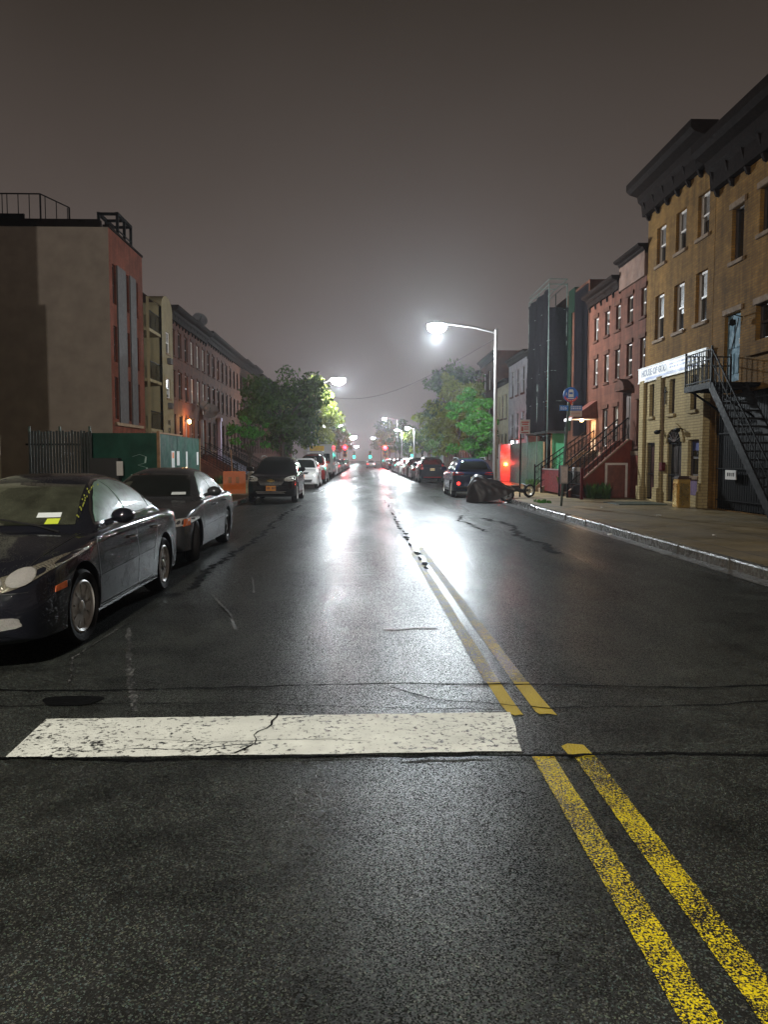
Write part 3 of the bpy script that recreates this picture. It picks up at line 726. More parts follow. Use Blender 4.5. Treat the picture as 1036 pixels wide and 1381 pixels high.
rA, lo = row_house('brownstone_house', 'brownstone with pinkish parapet and hooded doorway beside the tan brick house', 1, XR, 28.1, 30.85, 8.25,
    [(28.1+.02, 28.62), (29.48, 30.1)], [(6.84, 7.86), (4.82, 6.06)], M_BROWN, M_WFRAME, None, None, lower=[(28.12+.05, 28.85, 2.1, 3.85), (29.5, 30.42, 2.1, 4.2), (29.3, 30.2, .2, 1.5)])
window(rA, 1, *lo[0], M_WFRAME, M_CURT, M_GLASS, M_BROWN2, M_BROWN2); door(rA, 1, *lo[1], M_DOOR, .2); door(rA, 1, *lo[2], M_RDOOR, .2)
q = MB(); q.box(-.10, 8, .0, 2.75, 8.10, 9.05); q.build('parapet', M_PINK, rA)
cornice(rA, 1, 2.75, 8.9, .35, .35, M_CORN, False)
q = MB()
M = frame_m((0, 1.86-.55, 4.12), (0, 1, 0), (0, 0, 1)); q.prism([(0, 0), (1.1, 0), (1.1, .12), (.95, .3), (.55, .46), (.15, .3), (0, .12)], M, .32 if (M.to_3x3() @ Vector((0, 0, 1))).x < 0 else -.32); q.build('door_hood', M_BROWN2, rA)
rB, lo = row_house('brownstone_house', 'brownstone with lit hooded doorway and iron railed stoop beside the black netted scaffold', 1, XR, 30.88, 35.15, 8.9,
    [(30.9+.02, 31.45), (32.28, 32.85), (33.8, 34.35)], [(6.82, 7.80), (4.86, 6.02)], M_BROWN, M_WFRAME, None, (.5, .4), lower=[(30.99, 31.55, 2.3, 3.75), (32.3, 32.96, 2.17, 3.75), (33.92, 34.8, 1.77, 3.36)], up=M_BLIND)
window(rB, 1, *lo[0], M_WFRAME, M_CURT, None, M_BROWN2, M_BROWN2); window(rB, 1, *lo[1], M_WFRAME, None, None, M_BROWN2, M_BROWN2)
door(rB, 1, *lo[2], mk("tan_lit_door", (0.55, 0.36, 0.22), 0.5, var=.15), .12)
for r_, W_ in ((rA, 2.75), (rB, 4.27)):
    q = MB(); q.box(-.06, -.003, .0, W_, 1.62, 1.78); q.build('water_table', M_STONE, r_)
q = MB(); q.box(-.05, -.003, .08, 1.2, 0.01, 1.6); q.box(-.05, -.003, 2.1, 2.74, .01, 1.6); q.build_each('basement_wall', M_REDB, rA)
q = MB(); q.box(-.05, -.003, 0.0, 2.9, .01, 1.6); q.build('basement_wall', M_REDB, rB)
q = MB(); q.quad((-1.1, 2.88, 3.28), (-1.1, 4.1, 3.28), (0, 4.1, 4.05), (0, 2.88, 4.05)); q.quad((-1.1, 2.88, 3.24), (-1.1, 4.1, 3.24), (0, 4.1, 3.24), (0, 2.88, 3.24), 1); q.quad((-1.1, 2.88, 3.24), (0, 2.88, 3.24), (0, 2.88, 4.05), (-1.1, 2.88, 3.28), 0); q.quad((-1.1, 4.1, 3.24), (0, 4.1, 3.24), (0, 4.1, 4.05), (-1.1, 4.1, 3.28), 0); q.box(-1.13, -1.10, 2.85, 4.13, 3.18, 3.30, 1)
q.build('door_canopy', [M_RDOOR, M_SIGNW], rB)
q = MB(); q.lathe([(0, 0), (.09, 0), (.07, -.07), (0, -.09)], 12, Matrix.Translation((-.5, 3.5, 3.235))); q.build('porch_lamp', M_WARM, rB)
def stoop(label, X, Ya, Yb, zt, run, mat, n, rail=True, side=1, cheek=None):
    r = thing('stoop', label, 'steps', (X, Ya, .15)); W = Yb - Ya; b = MB()
    for k in range(n): b.box(min(-side*(run*(n-k)/n), -side*.01), max(-side*(run*(n-k)/n), -side*.01), .14, W-.14, zt*k/n, zt*(k+1)/n - (0.002 if k < n-1 else 0))
    b.build('steps', mat, r)
    for y in (0, W-.13):
        M = frame_m((-side*.01, y, 0), (-side, 0, 0), (0, 0, 1)); zz = .13 if (M.to_3x3() @ Vector((0, 0, 1))).y > 0 else -.13
        q = MB(); q.prism([(0, 0), (run+.1, 0), (run+.1, .25), (.2, zt+.25), (0, zt+.25)], M, zz); q.build('cheek_wall', cheek or mat, r)
    if rail:
        for y in (.06, W-.06):
            q = MB(); m = 14
            for k in range(m+1):
                f = k/m; x = -side*(.15 + (run)*f); zz = zt+.25-(zt)*max(0, (f*run-.05)/run); q.bar((x, y, zz-.05), (x, y, zz+.85), .022)
                if k < m:
                    x2 = x - side*run/m*.5; q.lathe([(.045, -.008), (.055, 0), (.045, .008), (.035, 0)], 8, Matrix.Translation((x2, y, zz+.5)) @ Matrix.Rotation(R(90), 4, 'X'), closed=True)
            q.bar((-side*.15, y, zt+1.1), (-side*(run+.15), y, 1.1), .045); q.bar((-side*.15, y, zt+.5), (-side*(run+.15), y, .5), .025)
            q.bar((-side*(run+.15), y, 0), (-side*(run+.15), y, 1.25), .06); q.build('railing', M_BLACK, r)
    return r
stoop('stone stoop with black iron railings leading up to the lit hooded door', XR, 33.6, 35.0, 1.62, 2.3, M_STONE, 9)
s2 = stoop('red sided stone stoop rising to the dark hooded doorway behind the red fence', XR, 29.25, 30.6, 1.95, 2.3, M_STONE, 10, True, 1, M_REDB)
q = MB(); q.box(-.95, -.25, -.02, -.003, .03, 1.25); d_ = q.build('door', M_RDOOR, s2)
q = MB()
for (a, c, e, f) in ((-1.03, -.95, .02, 1.33), (-.25, -.17, .02, 1.33), (-.95, -.25, 1.25, 1.33)): q.box(a, c, -.05, -.003, e, f)
q.build('frame', M_WFRAME, d_)
q = MB(); q.bar((-.12, .065, 2.235), (-2.35, .065, .27), .2, .05); q.build('coping', M_STONE, s2)
# front yard fence
fn = thing('yard_fence', 'low red metal yard fence with black railings in front of the brownstone stoops', 'fence', (8.0, 27.9, .15))
q = MB()
for k in range(22):
    y = .05 + k*.125; q.bar((0, y, .02), (0, y, 1.0), .022)
for zz in (.12, .55, 1.0): q.bar((0, 0, zz), (0, 2.75, zz), .035)
q.build('railing', M_BLACK, fn)
q = MB(); q.box(-.02, .02, 2.85, 6.2, .1, 1.02); q.build('red_gate', M_RED, fn)
q = MB(); q.box(-.04, .04, 2.82, 6.25, 1.025, 1.07); q.build('top_rail', M_STEEL, fn)
q = MB()
for y in (0, 2.78, 6.25): q.box(-.05, .05, y-.04, y+.04, 0, 1.15)
q.build_each('post', M_RED, fn)
q = MB(); q.box(0, 2.0, 6.22, 6.26, .1, 1.0); q.build('side_panel', M_RED, fn)
pb = thing('meter_box', 'pale utility box standing behind the black yard railings', 'box', (8.35, 30.2, .15)); q = MB(); q.box(0, .3, 0, .45, .5, 1.15); q.box(.1, .2, .15, .3, 0, .5); q.build('case', M_SIGNW, pb, bevel=.02)

# ---- house under scaffold
sc = thing('scaffolded_house', 'house wrapped in black netted scaffolding above green plywood', 'building', (XR, 35.2, .15))
q = MB(); q.box(0, 12, 0.02, 8.1, 0, 9.6); q.build('wall', M_BROWN2, sc)
sx0 = -1.0; Ys, Ye = 3.5, 8.1; ht = 9.9
b = MB(); rn = random.Random(8); ny = 26; nz_ = 40
for i in range(ny+1):
    for k in range(nz_+1):
        yy = Ys+(Ye-Ys)*i/ny; zz = 2.9+(ht-2.9)*k/nz_
        b.v.append((sx0 - .06 + .05*math.sin(yy*4+zz*.8) + rn.uniform(-.02, .02), yy, zz))
for i in range(ny):
    for k in range(nz_): a = i*(nz_+1)+k; b.f.append((a, a+nz_+1, a+nz_+2, a+1)); b.m.append(0)
b.build('net', M_NET, sc, smooth=60)
b = MB()
for i in range(11):
    for k in range(nz_+1):
        xx = sx0+1.0*i/10; zz = 2.9+(ht-.9-2.9)*k/nz_; b.v.append((xx, Ys-.05+.04*math.sin(xx*6+zz) + rn.uniform(-.02, .02), zz))
for i in range(10):
    for k in range(nz_): a = i*(nz_+1)+k; b.f.append((a, a+nz_+1, a+nz_+2, a+1)); b.m.append(0)
b.build('end_net', M_NET, sc, smooth=60)
b = MB(); b.box(-.05, .3, Ys-1.2, Ys-.1, 8.6, 9.75); b.box(-.06, -.003, Ys-.7, Ys-.1, 2.9, 8.6); b.build('green_net', M_NETG, sc)
b = MB(); b.box(-.045, -.004, .12, Ys-1.22, 2.6, 9.45); b.build('wall_net', M_NET, sc)
b = MB()
for y in (Ys, (Ys+Ye)/2, Ye):
    for x in (sx0, -.1): b.tube([(x, y, 0), (x, y, ht+.3)], .028, 6)
for k in range(6):
    zz = 2.9+k*1.5
    for x in (sx0, -.1): b.tube([(x, Ys, zz), (x, Ye, zz)], .024, 6)
    for y in (Ys, (Ys+Ye)/2, Ye): b.tube([(sx0, y, zz), (-.1, y, zz)], .024, 6)
for x in (sx0, -.1): b.tube([(x, Ys, ht+.25), (x, Ye, ht+.25)], .024, 6)
for y in (Ys, Ye): b.tube([(sx0, y, ht+.25), (-.1, y, ht+.25)], .024, 6)
b.build('scaffold_tube', M_STEELD, sc)
b = MB(); b.box(sx0-.1, .0, Ys-.1, Ye, 2.78, 2.88); b.build('deck', M_TRIM, sc)
gf = thing('plywood_fence', 'bright lamplit green plywood hoarding panel beside the lit doorway', 'fence', (9.6, 38.9, .15)); b = MB(); b.box(0, .66, 0, .04, 0, 3.05); b.box(.664, 1.75, -.004, .036, 0, 3.12); b.build('panel', M_GREENLIT, gf); b = MB(); b.box(-.05, 0, -.02, .07, 0, 3.15); b.box(.62, .70, .04, .1, 0, 3.0); b.build_each('post', M_TIMB, gf)
gf = thing('plywood_fence', 'dark green plywood hoarding running along the right pavement past the scaffold', 'fence', (9.6, 41.0, .15)); b = MB()
for k in range(6): b.box(.004*(k % 2), .04+.004*(k % 2), k*1.5, k*1.5+1.496, 0, 2.45)
b.build('panel', M_GREEND, gf); b = MB()
for k in range(7): b.box(.045, .12, k*1.5-.03, k*1.5+.04, 0, 2.4)
b.build_each('post', M_TIMB, gf)
# ---- farther right row
row_house('brick_house', 'red brown brick house with downpipe just beyond the black scaffold', 1, XR, 43.4, 48.1, 8.2, [(43.9, 44.7), (45.6, 46.4)], [(3.9, 5.9)], M_RBRICK, M_WFRAME, None, (.35, .3), lower=None, simple=True)
row_house('row_house', 'grey painted three bay house beyond the red brown brick house', 1, XR-.02, 48.15, 54.3, 8.45, [(49.0, 49.9), (50.8, 51.7), (52.6, 53.5)], [(5.9, 7.6), (3.0, 4.7)], M_GREYST, M_DFRAME, None, (.4, .3), simple=True)
row_house('row_house', 'cream painted narrow house beyond the grey painted house', 1, XR, 54.35, 59.0, 7.3, [(55.0, 55.8), (56.5, 57.3), (57.9, 58.6)], [(4.6, 6.3), (1.8, 3.5)], M_CREAMF, M_DFRAME, None, (.3, .3), simple=True)
row_house('brick_house', 'taller dark brick house behind the street lamp pole on the right', 1, XR, 59.05, 67.0, 9.9, [(60, 61), (62.3, 63.3), (64.6, 65.6)], [(7.2, 8.8), (4.4, 6.2), (1.6, 3.4)], M_BROWN2, M_WFRAME, None, (.5, .4), simple=True, lit=(0,))
fh = 'dark row houses receding along the right side of the street'
yy = 67.05; rn = random.Random(77)
for k in range(9):
    w = rn.uniform(5.6, 6.6); h = rn.choice([8.2, 8.8, 9.3, 10.2]); c = [(yy+.7, yy+1.7), (yy+2.5, yy+3.5), (yy+4.3, yy+5.3)]
    row_house('row_house', 'dark far row house on the right half hidden behind the street trees', 1, XR, yy, yy+w, h, c, [(6.0, 7.5), (3.2, 4.8), (.8, 2.4)], rn.choice([M_BROWN, M_BROWN2, M_RBRICK, M_GREYST]), M_DFRAME, fh, (.5, .4), simple=True, lit=((rn.randrange(9),) if k % 3 == 0 else ()))
    yy += w + .05

# ================================================================== LEFT SIDE
# pale stucco house just inside the left edge
pl = thing('stucco_house', 'pale yellowish stucco house front at the left edge lit by the street lamp', 'building', (-10.54, 12.0, .15))
b = MB(); W = 10.8; facade(b, -1, W, 8.6, [(1.0, 2.2, 4.4, 6.2), (4.6, 5.8, 4.4, 6.2), (8.0, 9.2, 4.4, 6.2), (1.0, 2.2, 1.2, 3.0), (4.6, 5.6, .05, 2.4)], .18)
b.quad((0, W, 0), (-14, W, 0), (-14, W, 8.6), (0, W, 8.6)); b.quad((0, 0, 0), (-14, 0, 0), (-14, 0, 8.6), (0, 0, 8.6)); b.quad((0, 0, 8.6), (-14, 0, 8.6), (-14, W, 8.6), (0, W, 8.6))
b.build('wall', M_PALE, pl)
q = MB(); q.box(-6, -.19, 4.5, 10.72, 8.61, 12.6); q.build('roof_shadow_block', M_PALE, pl)  # unseen block added to carry the shadow higher up the grey wall
for h in ((1.0, 2.2, 4.4, 6.2), (4.6, 5.8, 4.4, 6.2), (8.0, 9.2, 4.4, 6.2), (1.0, 2.2, 1.2, 3.0)): window(pl, -1, *h, M_WFRAME)
door(pl, -1, 4.6, 5.6, .05, 2.4, M_DOOR)

# grey party wall building with red front
Yg, Wg = 36.0, 5.35
g = thing('apartment_building', 'four storey building with blank grey side wall and red front with pale panels', 'building', (XL, Yg, .15))
cols = [(36.45, 36.95), (38.35, 38.95), (40.0, 40.5)]
rows = [(8.8, 10.6), (6.15, 7.8), (3.5, 5.45)]
Hh = [(a-Yg, c-Yg, z0-.15, z1-.15) for z0, z1 in rows for a, c in cols] + [(.6, 1.7, .05, 2.3), (3.2, 4.3, .05, 2.3)]
b = MB(); facade(b, -1, Wg, 11.95, Hh, .2, 0)
b.quad((0, 0, 0), (-16, 0, 0), (-16, 0, 11.95), (0, 0, 11.95), 1); b.quad((0, Wg, 0), (-16, Wg, 0), (-16, Wg, 11.95), (0, Wg, 11.95), 1); b.quad((0, 0, 11.95), (-16, 0, 11.95), (-16, Wg, 11.95), (0, Wg, 11.95), 2); b.quad((-16, 0, 0), (-16, Wg, 0), (-16, Wg, 11.95), (-16, 0, 11.95), 1)
b.build('wall', [M_RBRICK, M_RENDER, M_TAR], g)
for h in Hh[:9]: window(g, -1, *h, M_DFRAME, rail=True, depth=.2, fw=.04)
door(g, -1, *Hh[9], M_DOOR); door(g, -1, *Hh[10], M_DOOR)
for a, c in ((37.0, 38.3), (39.0, 39.95)):
    q = MB(); q.box(.003, .07, a-Yg, c-Yg, 3.2, 10.5); q.build('facade_panel', M_PANEL, g)
q = MB(); q.box(.003, .12, .3, 4.7, 3.05, 3.19); q.build('sill_band', M_STONE, g)
q = MB(); q.box(-16, -.35, -.06, .22, 11.955, 12.28); q.build('coping', M_CORN, g)
q = MB(); q.box(-.25, .05, -.02, Wg+.02, 11.955, 12.06); q.build('coping', M_CORN, g)
q = MB()
for y in (3.0, 4.1, 5.2):
    for x in (-.5, -1.4): q.bar((x, y, 11.96), (x, y, 13.4), .12)
for x in (-.5, -1.4): q.bar((x, 2.94, 13.46), (x, 5.26, 13.46), .14)
for y in (3.0, 4.1, 5.2): q.bar((-1.46, y, 13.45), (-.44, y, 13.45), .12)
q.bar((-.5, 3.0, 12.7), (-.5, 5.2, 12.7), .05)
q.build('roof_pergola', M_BLACK, g)
q = MB(); q.box(-12, -4.2, 3.2, 5.3, 11.96, 12.9); q.build('stair_bulkhead', M_CORN, g)
q = MB()
x = -10.0
while x < -1.9:
    q.bar((x, .5, 12.25), (x, .5, 13.55 - max(0, (x+3.2))*0.5), .03); x += .22 if rnd.random() < .75 else .5
q.bar((-10, .5, 13.55), (-3.2, .5, 13.55), .05); q.bar((-3.2, .5, 13.55), (-1.9, .5, 12.95), .05); q.bar((-1.9, .5, 12.95), (-1.9, .5, 11.96), .06); q.bar((-3.2, .5, 13.55), (-3.2, .5, 11.96), .06)
for x in (-9, -7.4, -6): q.bar((x, .5, 11.96), (x, .5, 13.8), .06)
q.box(-10, -4.0, .6, .7, 11.96, 12.7)
q.build('roof_railing', M_BLACK, g)
# cream house with recessed balconies
Yc, Wc = 41.4, 5.3
c = thing('balcony_house', 'cream house with dark recessed balconies and a round topped stair tower', 'building', (XL, Yc, .15))
b = MB(); b.box(-12, -1.6, 0, Wc, 0, 10.0, 0); b.quad((-1.6, 0, 0), (-.001, 0, 0), (-.001, 0, 10.2), (-1.6, 0, 10.2), 0); b.quad((-1.6, 0, 10.2), (-.001, 0, 10.2), (-.001, 2.6, 10.2), (-1.6, 2.6, 10.2), 0)
b.box(-1.59, -.3, 0.01, 2.4, 0.01, 2.9, 0)
b.build('wall', [M_BROWN2], c)
q = MB(); q.box(-1.6, .18, .02, 2.48, 0, 2.95); q.build('base_wall', M_STONE, c)
for zz in (2.96, 5.6, 8.25):
    q = MB(); q.box(-1.58, .25, 0.01, 2.55, zz, zz+.16); q.build('balcony_slab', M_CREAM, c)
    q = MB()
    for k in range(17): q.bar((.2, .1+k*.145, zz+.16), (.2, .1+k*.145, zz+1.1), .018)
    q.bar((.2, .05, zz+1.1), (.2, 2.5, zz+1.1), .035); q.build('balcony_railing', M_BLACK, c)
    q = MB(); q.quad((-1.595, .5, zz+.2), (-1.595, 1.9, zz+.2), (-1.595, 1.9, zz+2.1), (-1.595, .5, zz+2.1)); q.build('balcony_door', M_GLASS, c)
tw = MB(); holes = [(3.4, 4.3, 7.55, 8.75), (3.4, 4.3, 5.0, 6.1), (3.2, 4.2, .3, 2.2)]
facade(tw, -1, 5.0, 10.0, holes + [(0, 2.55, 0, 10.0)], .15)
tw.v = [(x + .3, y, zz) for x, y, zz in tw.v]
tw.quad((.3, 2.55, 0), (-1.5, 2.55, 0), (-1.5, 2.55, 10.0), (.3, 2.55, 10.0)); tw.quad((.3, 5.0, 0), (-1.5, 5.0, 0), (-1.5, 5.0, 10.0), (.3, 5.0, 10.0))
n = 14; A = [(3.775 + 1.225*math.cos(math.pi*k/n), 10.0 + .75*math.sin(math.pi*k/n)) for k in range(n+1)]
tw.add([(.3, a, d) for a, d in A] + [(-1.5, a, d) for a, d in A], [tuple(range(n+1))] + [(i, i+1, n+2+i, n+1+i) for i in range(n)])
tw.build('stair_tower', M_CREAM, c)
for h in holes[:2]:
    w = window(c, -1, *h, M_WFRAME, M_BLIND, M_GLASS, M_STONE, depth=.15); w.location.x = .3
    q = MB(); q.box(.3, .52, h[0]+.2, h[1]-.2, h[2]-.62, h[2]-.28); q.build('air_conditioner', M_PANEL, c, bevel=.02)
w = window(c, -1, *holes[2], M_DFRAME, depth=.15); w.location.x = .3
q = MB()
for k, zz in enumerate((3.6, 3.15)): q.lathe([(.10, -.01), (.15, -.01), (.15, .01), (.10, .01)], 12, Matrix.Translation((.31, 3.75, zz)) @ Matrix.Rotation(R(90), 4, 'Y'), closed=True); q.box(.303, .32, 4.0, 4.06, zz-.16, zz+.16)
q.build('house_number', M_BLACK, c)
# brownstone row on the left
spec = [(46.75, 'with dark windows beside the cream balcony house, amber porch lamp at its door', (), 10.75), (52.0, 'with pale curtained windows and satellite dishes, second from the cream balcony house', (), 10.8), (57.6, 'with one orange lit top window, third from cream house', (2,), 11.0), (63.3, 'with a pale violet lit door column, fourth from the cream balcony house', (), 11.0)]
rows = [(7.95, 9.5), (5.4, 7.05), (2.3, 4.6)]
def left_house(Ya, W, H, label, lit, curt, group=None, simple=False, mat=None):
    k = W/3; cols = [(Ya+.55+i*k, Ya+.55+i*k+.85) for i in range(3)]
    lower = [(cols[2][0]-.1, cols[2][1]+.1, 1.7, 4.5)] if not simple else None
    r, lo = row_house('brownstone_house', label, -1, XL, Ya, Ya+W-.02, H, cols, rows[:2] + ([] if not simple else [rows[2]]), mat or M_BROWN, M_WFRAME if curt else M_DFRAME, group, (.75, .6), up=M_CURT if curt else M_GLASS, low=M_CURT if curt else M_GLASS, lit=lit, simple=simple, sill=not simple, lower=(lower + [(cols[0][0], cols[0][1], 2.3, 4.4), (cols[1][0], cols[1][1], 2.3, 4.4)] if lower else None))
    if lo:
        door(r, -1, *lo[0], M_DOOR, .2); window(r, -1, *lo[1], M_DFRAME, sill=M_STONE); window(r, -1, *lo[2], M_DFRAME, sill=M_STONE)
    return r
ends = [52.0, 57.6, 63.3, 69.0]
LH = []
for i, (ya, lb, lit, h) in enumerate(spec):
    LH.append(left_house(ya, ends[i]-ya, h, 'red brownstone ' + lb, lit, i == 1, mat=[M_BROWN, M_BROWN, M_BROWN, M_BROWN2][i]))
yy = 69.0
for k in range(10):
    left_house(yy, 5.7, 11.0 + .15*(k % 3), 'far brownstone in the dark row behind the big left street tree', ((4,) if k == 2 else ()), False, 'brownstones receding behind the left street tree', True, M_BROWN2); yy += 5.7
for (ya, mats, lb) in ((50.0, M_BROWN, 'brownstone stoop behind the green plywood hoarding near the amber lamp'), (61.9, M_STONE, 'brownstone stoop with broad pale bluish side wall beside the left tree'), (67.0, M_BROWN2, 'dark brownstone stoop half hidden behind the left street tree'), (55.8, M_BROWN, 'dark brownstone stoop behind the orange barrier')):
    stoop(lb, XL, ya, ya+1.6, 1.6, 3.0, mats, 9, True, -1, mk("bluish_pale_cheek", (0.30, 0.32, 0.42), .6) if mats is M_STONE else mats)
dc = thing('door_surround', 'tall pale violet lit column beside a brownstone door on the left', 'column', (XL+.02, 61.6, .15)); q = MB(); q.box(.01, .25, 0, .5, 1.6, 4.5); q.box(.01, .32, -.08, .58, 4.5, 4.75); q.box(.01, .3, -.04, .54, 1.45, 1.6); q.build('shaft', mk("violet_lit_tint", (0.62, 0.52, 0.75), .6, var=.1), dc)  # violet light on the column is put into its colour
def dish(label, x, y, zz, rz, r=.45):
    t = thing('satellite_dish', label, 'satellite dish', (x, y, zz), rz); q = MB(); q.tube([(0, 0, 0), (0, 0, .5)], .03, 8); q.build('mast', M_STEEL, t)
    q = MB(); M = Matrix.Translation((0, -.08, .55)) @ Matrix.Rotation(R(65), 4, 'X'); q.lathe([(0, 0), (r*.5, .03), (r, .12), (r, .135), (r*.5, .045), (0, .015)], 20, M); q.build('reflector', mk("dish_grey", (0.12, 0.11, 0.11), .5), t, smooth=50)
    q = MB(); q.tube([(0, -.1, .5), (0, -.55, .75)], .015, 6); q.box(-.04, .04, -.6, -.52, .72, .82); q.build('feed_arm', M_STEELD, t)
dish('satellite dish on the roof edge of the left brownstone row', XL-.2, 56.4, 11.0, .5, .55)
dish('satellite dish fixed over a left brownstone doorway, leftmost of the two', XL+.35, 54.6, 4.75, .8, .4)
dish('satellite dish fixed over a left brownstone doorway, larger right one', XL+.35, 57.0, 4.55, .2, .6)
dish('satellite dish on the roof of the brownstone right of the scaffold', XR+.4, 30.3, 9.0, .4, .35)
wl = thing('wall_lamp', 'glowing amber porch lamp on the left brownstone front', 'lamp', (XL, 50.7, 4.2)); q = MB(); q.tube([(.0, 0, 0), (.22, 0, .08), (.25, 0, .02)], .02, 6); q.box(0, .02, -.06, .06, -.15, .12); q.build('bracket', M_BLACK, wl); q = MB(); q.lathe([(0, .0), (.08, -.04), (.11, -.16), (.06, -.28), (0, -.3)], 14, Matrix.Translation((.25, 0, .02))); q.build('bulb', M_WARM, wl, smooth=60)
# plywood hoarding round the vacant lot
hf = thing('plywood_hoarding', 'green plywood construction hoarding with timber corner post and paper notices', 'hoarding', (-6.5, 24.9, .15))
b = MB()
for k in range(5): b.box(-.05-.004*(k % 2), -.01-.004*(k % 2), .03+k*1.22, .03+k*1.22+1.214, 0, 2.28)
for k in range(2): b.box(-.06-(k+1)*1.22, -.064-k*1.22, .0+.004*k, .04+.004*k, 0, 2.3)
b.build('panel', M_GREENP, hf)
q = MB(); q.box(-.06, .03, -.05, .03, 0, 2.36); q.box(-.05, .02, 6.1, 6.18, 0, 2.3); q.build_each('corner_post', M_TIMB, hf)
q = MB(); q.box(-.07, .01, .035, 3.2, 2.285, 2.335); q.build('capping', M_TIMB, hf)
q = MB()
for y, z0, w, h in ((1.6, 1.0, .42, .75), (2.35, 1.25, .4, .5), (3.75, .95, .26, .8), (5.6, 1.25, .3, .5)): q.box(-.008, -.003, y, y+w, z0, z0+h)
q.build_each('paper_notice', M_SIGNW, hf)
q = MB(); q.box(-.002, .0, 1.7, 1.95, 1.5, 1.7); q.build('red_mark', M_ORANGE, hf)
q = MB()
P = [(-.85, 1.55), (-.62, 1.62), (-.42, 1.55), (-.45, 1.35), (-.68, 1.28), (-.4, 1.2), (-.38, .98), (-.6, .92), (-.88, .98), (-.9, .8)]
for a, d in zip(P[:-1], P[1:]): q.bar((a[0], -.006, a[1]), (d[0], -.006, d[1]), .05, .006)
q.build('graffiti', mk("pale_spray_paint", (0.35, 0.48, 0.45), .7), hf)
q = MB(); q.box(-2.1, -1.2, -.35, -.02, .0, 1.5); q.build('black_door', M_TRIM, hf)
q = MB(); q.box(-1.25, -1.05, -.36, -.355, .95, 1.4); q.build('paper_notice', M_SIGNW, hf)
lf = thing('lot_fence', 'tall dark slatted metal fence of the vacant lot left of the green hoarding', 'fence', (-10.5, 24.6, .15))
rn = random.Random(14); q = MB(); x = .0
while x < 1.9: q.box(x, x+.07, 0, .02, 0, 2.35 + rn.uniform(-.03, .03)); x += .095
q.build('slat', mk("dull_metal_slat", (0.035, 0.04, 0.042), .4, .3, var=.4, scale=5), lf)
q = MB(); q.box(-.1, 1.9, .025, .07, .4, .46); q.box(-.1, 1.9, .025, .07, 1.9, 1.96); q.build_each('rail', M_BLACK, lf)
q = MB()
for x in (0, .95, 1.88): q.box(x-.03, x+.03, .07, .13, 0, 2.5)
q.build_each('post', M_STEELD, lf)
for k in range(3):
    q = thing('rubble_heap', ['low heap of broken brick behind the vacant lot fence, largest', 'small heap of broken brick behind the vacant lot fence', 'flat heap of rubble behind the vacant lot fence, near the hoarding'][k], 'rubble', (-10+k*.9, 26.0+k*.4, .15)); bb = MB(); rr = random.Random(k)
    for i in range(26):
        xx = rr.gauss(0, .4); yy2 = rr.gauss(0, .35); zz = max(0.02, .45 - .5*math.hypot(xx, yy2)) * rr.random(); M = Matrix.Translation((xx, yy2, zz+.04)) @ Matrix.Rotation(rr.uniform(0, 6), 4, Vector((rr.random(), rr.random(), rr.random())).normalized())
        bb.add([M @ Vector(p) for p in [(-.1,-.05,-.035),(.1,-.05,-.035),(.1,.05,-.035),(-.1,.05,-.035),(-.1,-.05,.035),(.1,-.05,.035),(.1,.05,.035),(-.1,.05,.035)]], [(0,3,2,1),(4,5,6,7),(0,1,5,4),(1,2,6,5),(2,3,7,6),(3,0,4,7)])
    bb.build('bricks', M_REDB, q)
# ================================================================== CARS
def pchip(xs, ys, x):
    xs = np.array(xs, float); ys = np.array(ys, float); h = np.diff(xs); d = np.diff(ys)/h
    m = np.zeros(len(xs)); m[0] = d[0]; m[-1] = d[-1]
    for i in range(1, len(xs)-1):
        if d[i-1]*d[i] > 0: w1 = 2*h[i]+h[i-1]; w2 = h[i]+2*h[i-1]; m[i] = (w1+w2)/(w1/d[i-1]+w2/d[i])
    x = np.clip(x, xs[0], xs[-1]); i = np.clip(np.searchsorted(xs, x)-1, 0, len(h)-1); t = (x-xs[i])/h[i]
    return ys[i]*(1+2*t)*(1-t)**2 + h[i]*m[i]*t*(1-t)**2 + ys[i+1]*t*t*(3-2*t) + h[i]*m[i+1]*t*t*(t-1)

def catmull(P, k):
    out = []; n = len(P)
    for i in range(n-1):
        p0 = P[max(i-1, 0)]; p1 = P[i]; p2 = P[i+1]; p3 = P[min(i+2, n-1)]
        for j in range(k):
            t = j/k
            out.append(tuple(0.5*((2*b) + (-a+c)*t + (2*a-5*b+4*c-d)*t*t + (-a+3*b-3*c+d)*t**3) for a, b, c, d in zip(p0, p1, p2, p3)))
    out.append(P[-1]); return out

def loft(sections, ys_fn):
    """sections: list of half outlines [(x,z)...] from bottom centre to top centre"""
    vs, fs = [], []; m = len(sections[0][1]); ring = 2*m-2
    for y, half in sections:
        full = half + [(-x, z) for x, z in half[-2:0:-1]]
        for x, z in full: vs.append((x, ys_fn(y, x, z), z))
    for i in range(len(sections)-1):
        for k in range(ring): fs.append((i*ring+k, i*ring+(k+1) % ring, (i+1)*ring+(k+1) % ring, (i+1)*ring+k))
    for base, fl in ((0, 0), ((len(sections)-1)*ring, 1)):
        for k in range(m-1):
            a, b_ = base+k, base+k+1; c, d = base+(ring-k-1) % ring, base+(ring-k) % ring
            q = [a, b_, c, d]
            if k == 0: q = [base, base+1, base+ring-1]
            elif k == m-2: q = [a, b_, c] if b_ == c or len({a, b_, c, d}) == 3 else q
            q2 = []
            for w in q:
                if w not in q2: q2.append(w)
            if len(q2) > 2: fs.append(tuple(q2 if fl else q2[::-1]))
    return vs, fs

